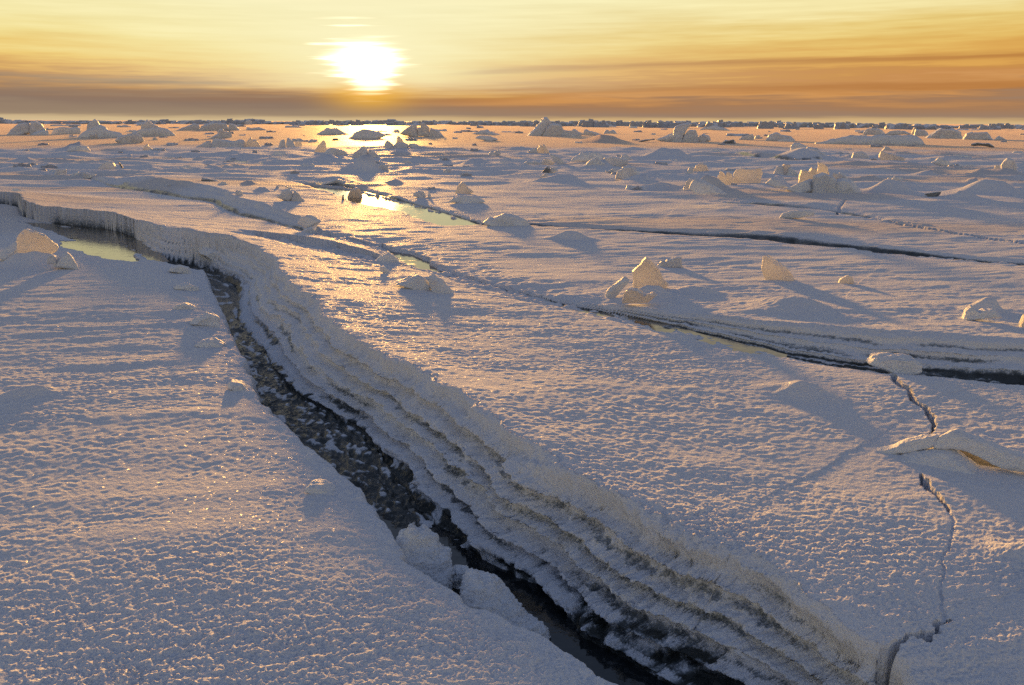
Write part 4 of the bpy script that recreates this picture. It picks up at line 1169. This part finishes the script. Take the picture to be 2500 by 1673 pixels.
thing('ice_lump', 'ice lump', 'half round lump among snow drifts right of the twin pyramid', 'm3', (840, 725),
      [('ice_lump', [(765, 728), (820, 680), (870, 673), (925, 705), (880, 728)])])
thing('ice_block', 'ice block', 'squarish purple block standing at the edge of the glittering snow', 'm3', (500, 845),
      [(B, [(380, 840), (400, 800), (440, 758), (510, 714), (560, 735), (602, 730), (604, 825), (560, 850), (440, 852)])])
thing('ice_slab', 'ice slab', 'little thin slab leaning to the right at the edge of the glittering snow', 'm3', (1385, 862),
      [('ice_slab', [(1305, 862), (1380, 800), (1440, 786), (1462, 800), (1400, 864)])])
thing('ice_fragment', 'ice fragment', 'small dark flat fragment right of the thin leaning slab', 'm3', (1635, 858),
      [('ice_fragment', [(1560, 857), (1620, 840), (1650, 850), (1680, 833), (1702, 860)])])
thing('ice_hummock', 'ice hummock', 'dark jagged ice crown with a thin right horn at the plain edge', 'm3', (2045, 602),
      [(B, [(1950, 602), (2000, 548), (2040, 575), (2060, 533), (2090, 560), (2106, 512), (2135, 592), (2050, 608)])])
thing('ice_lump', 'ice lump', 'small upright lump on a drift left of the jagged ice crown', 'm3', (1640, 555),
      [('ice_lump', [(1605, 556), (1622, 518), (1650, 518), (1672, 556)])])

# right of centre, far
thing('ice_hummock', 'ice hummock', 'great leaning slab hummock that breaks the horizon right of centre', 'm4', (380, 340),
      [('ice_slab', [(110, 340), (200, 300), (290, 220), (350, 135), (362, 92), (402, 86), (455, 132), (432, 180), (395, 250), (300, 340)], {'thick': .5}),
       (B, [(320, 340), (400, 240), (460, 178), (600, 188), (645, 272), (640, 340)]),
       (B, [(600, 338), (640, 262), (760, 275), (790, 247), (830, 275), (905, 305), (880, 340)])])
thing('ice_slab', 'ice slab', 'thin slab sloping right, behind the tail of the great leaning hummock', 'm4', (1070, 335),
      [('ice_slab', [(890, 330), (940, 253), (990, 275), (1260, 330), (1100, 338)])])
thing('ice_fragment', 'ice fragment', 'crenellated ice fragment beyond the smooth white drift', 'm4', (1290, 315),
      [('ice_fragment', [(1180, 315), (1215, 265), (1245, 258), (1270, 285), (1310, 262), (1345, 272), (1380, 318)])])
thing('ice_bar', 'ice slab', 'dark bar of ice lying on the snow left of the tower hummock', 'm4', (1770, 425),
      [('ice_bar', [(1640, 425), (1700, 400), (1780, 392), (1890, 378), (1892, 395), (1700, 428)])], mat='dark', sink=.05)
thing('ice_hummock', 'ice hummock', 'tower hummock shaped like an anvil on a blue snow foot', 'm4', (2280, 420),
      [('snow_base', [(1900, 395), (2030, 340), (2110, 310), (2300, 320), (2480, 360), (2500, 425), (2100, 425)], {'mat': 'snowy', 'dy': .5}),
       ('ice_tower', [(2130, 410), (2160, 235), (2190, 205), (2290, 172), (2380, 168), (2400, 185), (2340, 240), (2290, 320), (2270, 410)]),
       (B, [(2250, 418), (2320, 310), (2370, 262), (2440, 262), (2465, 340), (2480, 418)])])
thing('ice_lump', 'ice lump', 'round snowy boulder right of the anvil tower hummock', 'm5', (215, 425),
      [('ice_lump', [(130, 410), (145, 350), (205, 318), (275, 340), (305, 405), (220, 428)])], mat='ice')
thing('ice_hummock', 'ice hummock', 'triple ice hummock with two thin upright slabs at the plain edge', 'm4', (320, 585),
      [(B, [(150, 565), (230, 512), (280, 498), (295, 575)]),
       ('ice_slab', [(280, 580), (300, 510), (335, 458), (368, 500), (385, 590)], {'mat': 'clear'}),
       ('ice_slab', [(370, 540), (362, 456), (392, 470), (475, 580), (400, 592)], {'mat': 'clear'})])
thing('ice_slab', 'ice slab', 'brown lit slab leaning left above a hollow, in the central rubble', 'm4', (590, 715),
      [('ice_slab', [(462, 590), (490, 592), (600, 638), (695, 712), (580, 724), (520, 700)])], thick=.5)
thing('ice_block', 'ice block', 'shaded block in the hollow left of the brown lit slab', 'm4', (430, 722),
      [(B, [(320, 718), (400, 650), (450, 652), (530, 700), (500, 728)])])
thing('ice_block', 'ice block', 'wide low double block in front of the triple hummock', 'm4', (230, 752),
      [(B, [(55, 745), (150, 690), (220, 702), (250, 678), (330, 702), (405, 760)])])
thing('ice_block', 'ice block', 'left half of the dark split rock of ice on a snow tongue', 'm4', (395, 852),
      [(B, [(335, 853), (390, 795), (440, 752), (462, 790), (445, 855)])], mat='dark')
thing('ice_block', 'ice block', 'right half of the dark split rock of ice on a snow tongue', 'm4', (510, 845),
      [(B, [(448, 850), (490, 768), (512, 764), (575, 825)])])
thing('ice_fragment', 'ice fragment', 'small fragment below the dark split rock of ice', 'm4', (380, 900),
      [('ice_fragment', [(315, 902), (400, 850), (442, 858), (430, 895)])])
thing('snow_mound', 'snow mound', 'broad shaded snow hump at the plain edge right of the triple hummock', 'm4', (1000, 668),
      [('snow_mound', [(750, 665), (860, 598), (900, 560), (940, 575), (1100, 573), (1200, 620), (1215, 660), (1000, 672)])], mat='snowy', thick=.8)
thing('ice_block', 'ice block', 'left low part of the cracked rubble group right of centre', 'm4', (1070, 750),
      [(B, [(900, 752), (1000, 680), (1090, 638), (1150, 680), (1212, 712), (1150, 765)])])
thing('ice_block', 'ice block', 'toothed top block of the cracked rubble group right of centre', 'm4', (1370, 760),
      [(B, [(1190, 712), (1205, 630), (1260, 640), (1310, 623), (1400, 640), (1500, 660), (1535, 700), (1440, 768), (1300, 740)])])
thing('ice_block', 'ice block', 'rounded far block of the cracked rubble group right of centre', 'm4', (1510, 670),
      [(B, [(1420, 660), (1440, 602), (1500, 594), (1585, 665), (1500, 680)])], mat='snowy')
thing('ice_block', 'ice block', 'round boulder of pale ice with a vertical split, right of centre', 'm4', (1540, 915),
      [(B, [(1335, 905), (1380, 820), (1440, 800), (1440, 770), (1530, 758), (1620, 768), (1680, 840), (1730, 910), (1500, 925)])], mat='ice')
thing('ice_fragment', 'ice fragment', 'curled plate touching the left side of the round split boulder', 'm4', (1300, 835),
      [('ice_fragment', [(1180, 828), (1260, 822), (1320, 780), (1380, 778), (1425, 812), (1300, 842)])], mat='ice')

# right
thing('ice_lump', 'ice lump', 'dark low rocky lump below the round snowy boulder', 'm5', (560, 445),
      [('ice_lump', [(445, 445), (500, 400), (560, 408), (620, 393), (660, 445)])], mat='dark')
thing('ice_slab', 'ice slab', 'gently sloping slab at the left end of the low right hummock', 'm5', (800, 395),
      [('ice_slab', [(660, 395), (740, 350), (878, 318), (902, 370), (890, 398)])])
thing('ice_lump', 'ice lump', 'small round boulder between the sloping slab and the low right hummock', 'm5', (955, 382),
      [('ice_lump', [(902, 382), (918, 340), (970, 333), (1005, 382)])])
thing('ice_hummock', 'ice hummock', 'low right hummock with small knobs along its top', 'm5', (1260, 415),
      [(B, [(1040, 405), (1100, 330), (1180, 300), (1215, 297), (1260, 320), (1400, 343), (1480, 415)]),
       ('snow_base', [(1180, 430), (1250, 395), (1330, 380), (1400, 400), (1430, 432)], {'mat': 'snowy', 'dy': -1})])
thing('ice_block', 'ice block', 'square pinkish block on the raised plate above the black gap', 'm5', (1500, 560),
      [(B, [(1392, 550), (1400, 470), (1440, 433), (1520, 445), (1600, 480), (1615, 530), (1580, 560)])], mat='ice', sink=.25)
thing('ice_slab', 'ice slab', 'pinkish slab sloping down right of the square block on the raised plate', 'm5', (1760, 645),
      [('ice_slab', [(1600, 600), (1612, 488), (1740, 520), (1850, 580), (1955, 645), (1780, 650)])])
thing('ice_block', 'ice block', 'warm lit rounded block left of the clear upright panes', 'm5', (170, 850),
      [(B, [(55, 830), (115, 740), (180, 703), (240, 740), (285, 835), (150, 856)])], mat='clear')
thing('ice_fragment', 'ice fragment', 'dark fragment tucked under the left side of the warm rounded block', 'm5', (30, 845),
      [('ice_fragment', [(-30, 840), (20, 770), (78, 760), (60, 848)])])
thing('ice_sheet', 'ice block', 'narrow clear pane of ice standing at the left of the glassy pair', 'm5', (490, 1005),
      [('ice_sheet', [(392, 1008), (418, 900), (448, 818), (475, 850), (500, 905), (545, 833), (592, 870), (620, 985), (480, 1008)])], mat='clear', thick=.4)
thing('ice_block', 'ice block', 'wide square glassy block right of the narrow clear pane', 'm5', (820, 985),
      [(B, [(640, 985), (625, 860), (670, 800), (740, 773), (880, 785), (980, 778), (1000, 850), (965, 985)])], mat='clear', thick=.45, amp=.015)
thing('ice_hummock', 'ice hummock', 'heap of small pale boulders between the glassy block and the big cluster', 'm5', (1330, 888),
      [(B, [(1250, 800), (1308, 728), (1390, 733), (1400, 850), (1290, 860)], {'mat': 'clear'}),
       (B, [(1155, 888), (1200, 800), (1240, 743), (1300, 760), (1340, 888)]),
       (B, [(1330, 880), (1368, 775), (1420, 790), (1475, 850), (1530, 895)])])
thing('ice_hummock', 'ice hummock', 'biggest ice cluster on the right, with a tall thin fin behind', 'm5', (1830, 1125),
      [('ice_fin', [(1745, 930), (1768, 703), (1820, 708), (1900, 760), (1950, 930)], {'mat': 'clear', 'dy': .5, 'thick': .3}),
       (B, [(1500, 960), (1515, 880), (1540, 810), (1600, 798), (1640, 840), (1690, 773), (1742, 790), (1770, 960)], {'mat': 'clear', 'dy': .3, 'thick': .5}),
       (B, [(1930, 960), (1985, 840), (2040, 850), (2080, 833), (2130, 870), (2220, 960)], {'dy': .3}),
       ('snow_flank', [(1340, 1075), (1470, 1000), (1640, 933), (1700, 950), (1740, 1090), (1560, 1120)], {'mat': 'snowy', 'dy': 0.05, 'thick': .9}),
       ('snow_flank', [(1990, 1120), (2000, 950), (2120, 918), (2230, 960), (2360, 1120), (2200, 1150)], {'mat': 'snowy', 'dy': 0.05, 'thick': .9}),
       (B, [(1690, 1120), (1702, 990), (1712, 890), (1840, 843), (1960, 890), (2012, 940), (2010, 1120)], {'mat': 'ice', 'dy': -.1, 'thick': .7, 'amp': .012})])
thing('ice_hummock', 'ice hummock', 'triangular snow faced hummock left of and below the clear panes', 'm5', (180, 1100),
      [(B, [(10, 1060), (50, 970), (100, 908), (180, 945), (400, 1050), (540, 1105), (150, 1115)], {'mat': 'snowy'}),
       (B, [(-60, 1060), (-20, 960), (40, 920), (90, 940), (40, 1050)], {'mat': 'ice', 'dy': .3})])
thing('ice_lump', 'ice lump', 'low blue snowy lump left of the biggest cluster', 'm5', (1220, 1030),
      [('ice_lump', [(1040, 990), (1130, 918), (1220, 940), (1390, 1035), (1200, 1030)])], mat='snowy')
thing('ice_lump', 'ice lump', 'dark rounded rock of ice on the snow rim left of the black gap', 'm5', (370, 565),
      [('ice_lump', [(270, 563), (330, 522), (390, 513), (430, 530), (470, 565)])], mat='snowy')
thing('ice_block', 'ice block', 'long white cut block lying at the edge of the right golden plain', 'm6', (560, 675),
      [(B, [(355, 640), (400, 537), (460, 570), (640, 610), (712, 640), (715, 672), (430, 675)])], mat='clear', thick=.7)
thing('ice_block', 'ice block', 'purple ice block left of the long white cut block', 'm6', (120, 655),
      [(B, [(-10, 650), (12, 572), (60, 555), (130, 553), (200, 590), (270, 650)])])
thing('ice_lump', 'ice lump', 'small dark peaked lump behind the long white cut block', 'm6', (480, 540),
      [('ice_lump', [(405, 540), (440, 500), (462, 482), (500, 500), (575, 545)])])
thing('snow_mound', 'snow mound', 'knobbed dark snow mound alone on the right golden plain', 'm6', (1220, 735),
      [('snow_mound', [(1065, 712), (1140, 680), (1180, 643), (1230, 665), (1290, 665), (1430, 738), (1200, 738)])], mat='snowy')
thing('ice_block', 'ice block', 'tall purple dome block near the right edge of the far snow', 'm6', (2130, 828),
      [(B, [(2025, 815), (2030, 740), (2060, 690), (2110, 648), (2160, 650), (2200, 670), (2240, 740), (2250, 828)])], mat='ice')
thing('ice_fragment', 'ice fragment', 'clear low fragment leaning on the left of the tall purple dome', 'm6', (1975, 808),
      [('ice_fragment', [(1925, 808), (1950, 745), (2000, 738), (2025, 808)])], mat='clear')
thing('ice_lump', 'ice lump', 'pink tipped snow lump between two long drifts at right', 'm6', (610, 975),
      [('ice_lump', [(500, 972), (550, 920), (585, 888), (640, 920), (760, 990)])], mat='ice')
thing('ice_slab', 'ice slab', 'dark chipped slab end between the two long drifts at lower right', 'm6', (1090, 1180),
      [('ice_slab', [(985, 1140), (1010, 1125), (1100, 1110), (1210, 1100), (1190, 1150), (1110, 1185)])], mat='dark')
thing('snow_mound', 'snow mound', 'very wide low snow hummock on the right half of the golden plain', 'm6', (300, 460),
      [('snow_mound', [(-560, 445), (-300, 385), (0, 330), (180, 345), (350, 340), (600, 335), (720, 312), (880, 340), (960, 385), (1050, 470), (500, 465)])], mat='snowy', thick=.5)
thing('ice_hummock', 'ice hummock', 'blue gabled hummock with a straight left slope near the right horizon', 'm6', (1240, 380),
      [('ice_slab', [(960, 378), (1060, 335), (1180, 250), (1220, 232), (1260, 270), (1300, 380)]),
       (B, [(1180, 380), (1240, 260), (1360, 240), (1480, 285), (1510, 380)])])
thing('ice_hummock', 'ice hummock', 'rounded hummock with a dark notch right of the blue gabled one', 'm6', (1720, 392),
      [(B, [(1500, 388), (1560, 310), (1640, 285), (1660, 388)]),
       (B, [(1610, 390), (1660, 300), (1840, 296), (1940, 392)])])
thing('ice_lump', 'ice lump', 'small pointed lump at the right foot of the notched hummock', 'm6', (2010, 395),
      [('ice_lump', [(1925, 394), (2000, 343), (2050, 365), (2115, 396)])])
thing('ice_hummock', 'ice hummock', 'broad pale hummock on the far plain left of a pink shard', 'm6', (450, 328),
      [(B, [(130, 328), (205, 250), (320, 238), (400, 262), (460, 330)]),
       (B, [(420, 330), (520, 270), (620, 262), (720, 270), (830, 325)])])
thing('ice_splinter', 'ice splinter', 'thin pink shard standing against the far right hummocks', 'm6', (830, 322),
      [('ice_splinter', [(795, 318), (845, 225), (862, 230), (840, 322)])], mat='clear')
thing('ice_block', 'ice block', 'grey block behind the thin pink shard', 'm6', (940, 332),
      [(B, [(835, 332), (870, 250), (920, 262), (1005, 268), (1065, 335)])])
thing('ice_lump', 'ice lump', 'flat dark ice patch rising on the right golden plain', 'm6', (1780, 490),
      [('ice_lump', [(1595, 470), (1700, 434), (1800, 445), (1870, 444), (1960, 494)])], mat='dark')
thing('ice_lump', 'ice lump', 'small hump on the plain in front of the right horizon row', 'm5', (380, 265),
      [('ice_lump', [(120, 262), (230, 225), (360, 195), (450, 215), (580, 262)])], mat='snowy')

# ------------------------------------------------------------------ row of hummocks along the horizon and loose lumps
def proto(seed, nb, flat):
    rnd = random.Random(seed)
    bm = bmesh.new()
    for i in range(nb):
        cx = rnd.uniform(-.8, .8)
        h = (1 - 0.6 * abs(cx)) * rnd.uniform(.45, 1.0) * flat
        w = rnd.uniform(.25, .6)
        pts = []
        for sx in (-1, 1):
            for sy in (-1, 1):
                for sz in (-.5, 1):
                    k = 1.0 if sz < 0 else rnd.uniform(.25, .95)
                    pts.append(Vector((cx + sx * w * k + (0.25 * rnd.uniform(-1, 1) if sz > 0 else 0), rnd.uniform(-.2, .2) + sy * w * .8 * k, sz * h * (rnd.uniform(.75, 1.1) if sz > 0 else 1))))
        sub = bmesh.new()
        vs = [sub.verts.new(p) for p in pts]
        res = bmesh.ops.convex_hull(sub, input=vs)
        bmesh.ops.delete(sub, geom=[e for e in res['geom_interior'] if isinstance(e, bmesh.types.BMVert)], context='VERTS')
        tmp = bpy.data.meshes.new('t')
        sub.to_mesh(tmp)
        sub.free()
        bm.from_mesh(tmp)
        bpy.data.meshes.remove(tmp)
    return remesh_displace(bm, 'ice_hummock', 1.6, 0.03, seed, 0.06)

protos = []
for s in range(9):
    me = proto(40 + s, 4 + s % 4, 0.8)
    me.materials.append(MAT['ridge'] if s < 6 else MAT['snowy'])
    protos.append(me)

def far_hummock(reg, x, yb, yt, halfw, label, group, i, name='ice_hummock', cat='ice hummock', zs=1.55):
    w = ground_pt(reg, x, yb)
    dist = math.hypot(w.x, w.y)
    gz = ground_z(w.x, w.y)
    k = dist / FPX
    hw = (P(reg, x + halfw, yb)[0] - P(reg, x, yb)[0]) * k
    h = (P(reg, x, yb)[1] - P(reg, x, yt)[1]) * k
    o = bpy.data.objects.new(name, protos[i % len(protos)])
    COL.objects.link(o)
    o.location = (w.x, w.y, max(gz - 0.05 * h, -0.12))
    o.scale = (hw, hw * random.uniform(.6, 1.1), h * zs)
    o.rotation_euler = (0, 0, math.atan2(-w.x, w.y) + random.choice((0, math.pi)) + random.uniform(-.4, .4))
    o['label'] = label
    o['category'] = cat
    o['group'] = group
    return o

# horizon row: (src x, src y of the crest) read along the photograph, base a little below the crest
prof = [(-60, 293), (0, 292), (60, 296), (120, 296), (200, 297), (300, 296), (400, 295), (460, 295), (540, 296), (605, 291), (650, 296), (700, 297), (760, 295), (800, 294), (850, 296),
        (900, 296), (948, 294), (1000, 297), (1065, 295), (1120, 297), (1175, 296), (1230, 297), (1290, 295), (1380, 297), (1425, 297), (1455, 294), (1500, 298), (1540, 297), (1590, 297),
        (1640, 298), (1700, 299), (1755, 297), (1800, 299), (1840, 299), (1885, 299), (1955, 300), (2010, 302), (2065, 301), (2110, 302), (2180, 303), (2250, 305), (2320, 307), (2390, 305), (2450, 304), (2500, 307), (2570, 309)]
rr = random.Random(5)
for i in range(200):
    sx = -70 + i * 2640 / 200.0 + rr.uniform(-8, 8)
    top = np.interp(sx, [p[0] for p in prof], [p[1] for p in prof])
    hor = 296.5 + (sx - 1250) * 0.0044 + 2.6
    yb = hor + rr.choice((4.5, 5.5, 6.5, 8.0)) * (1.0 + 0.55 * min(1, max(0, (sx - 1000) / 900.0)))
    yt = top + rr.uniform(-1.0, 1.8)
    s = 2500 / 2343.0
    far_hummock('d', sx / s, yb / s, min(yt, yb - 3) / s, rr.uniform(12, 32) / s, 'low dark ice hummock in the long unbroken row along the horizon', 'hummocks along the horizon', i % 6, zs=2.1)
# the odd mushroom shaped block on the skyline
thing('ice_block', 'ice block', 'tiny mushroom shaped ice block on the skyline right of the great leaning hummock', 'm4', (1090, 205),
      [(B, [(1070, 205), (1080, 165), (1065, 140), (1075, 133), (1110, 135), (1115, 145), (1100, 165), (1112, 205)])])
thing('ice_block', 'ice block', 'round dark knob on the skyline left of the sun', 'm2', (1040, 190),
      [(B, [(990, 190), (1005, 140), (1045, 120), (1085, 150), (1095, 190)])])
# low rubble scattered over the golden plains in front of that row
for i in range(60):
    sx = rr.uniform(-60, 2560)
    yb = 297 + (sx - 1250) * 0.0044 + rr.uniform(8, 34)
    hh = rr.uniform(2.0, 6.5)
    ww = hh * rr.uniform(1.5, 5)
    s = 2500 / 2343.0
    far_hummock('d', sx / s, yb / s, (yb - hh) / s, ww / s, 'small grey ice chunk lying on the golden plains before the horizon row', 'chunks on the golden plains', i, 'ice_chunk', 'ice chunk')
# loose lumps lying about on the drifts
for i in range(110):
    sx = rr.uniform(-60, 2560)
    yb = rr.choice((rr.uniform(322, 352), rr.uniform(352, 420), rr.uniform(352, 470)))
    if 1180 < sx < 1420 and yb > 420:
        continue
    hh = rr.uniform(2.5, 7) * (0.6 + (yb - 300) / 140.0)
    ww = hh * rr.uniform(1.0, 3.0)
    s = 2500 / 2343.0
    far_hummock('d', sx / s, yb / s, (yb - hh) / s, ww / s, 'small snow crusted ice lump scattered over the drifts in the middle distance', 'small ice lumps on the drifts', i, 'ice_lump', 'ice lump')
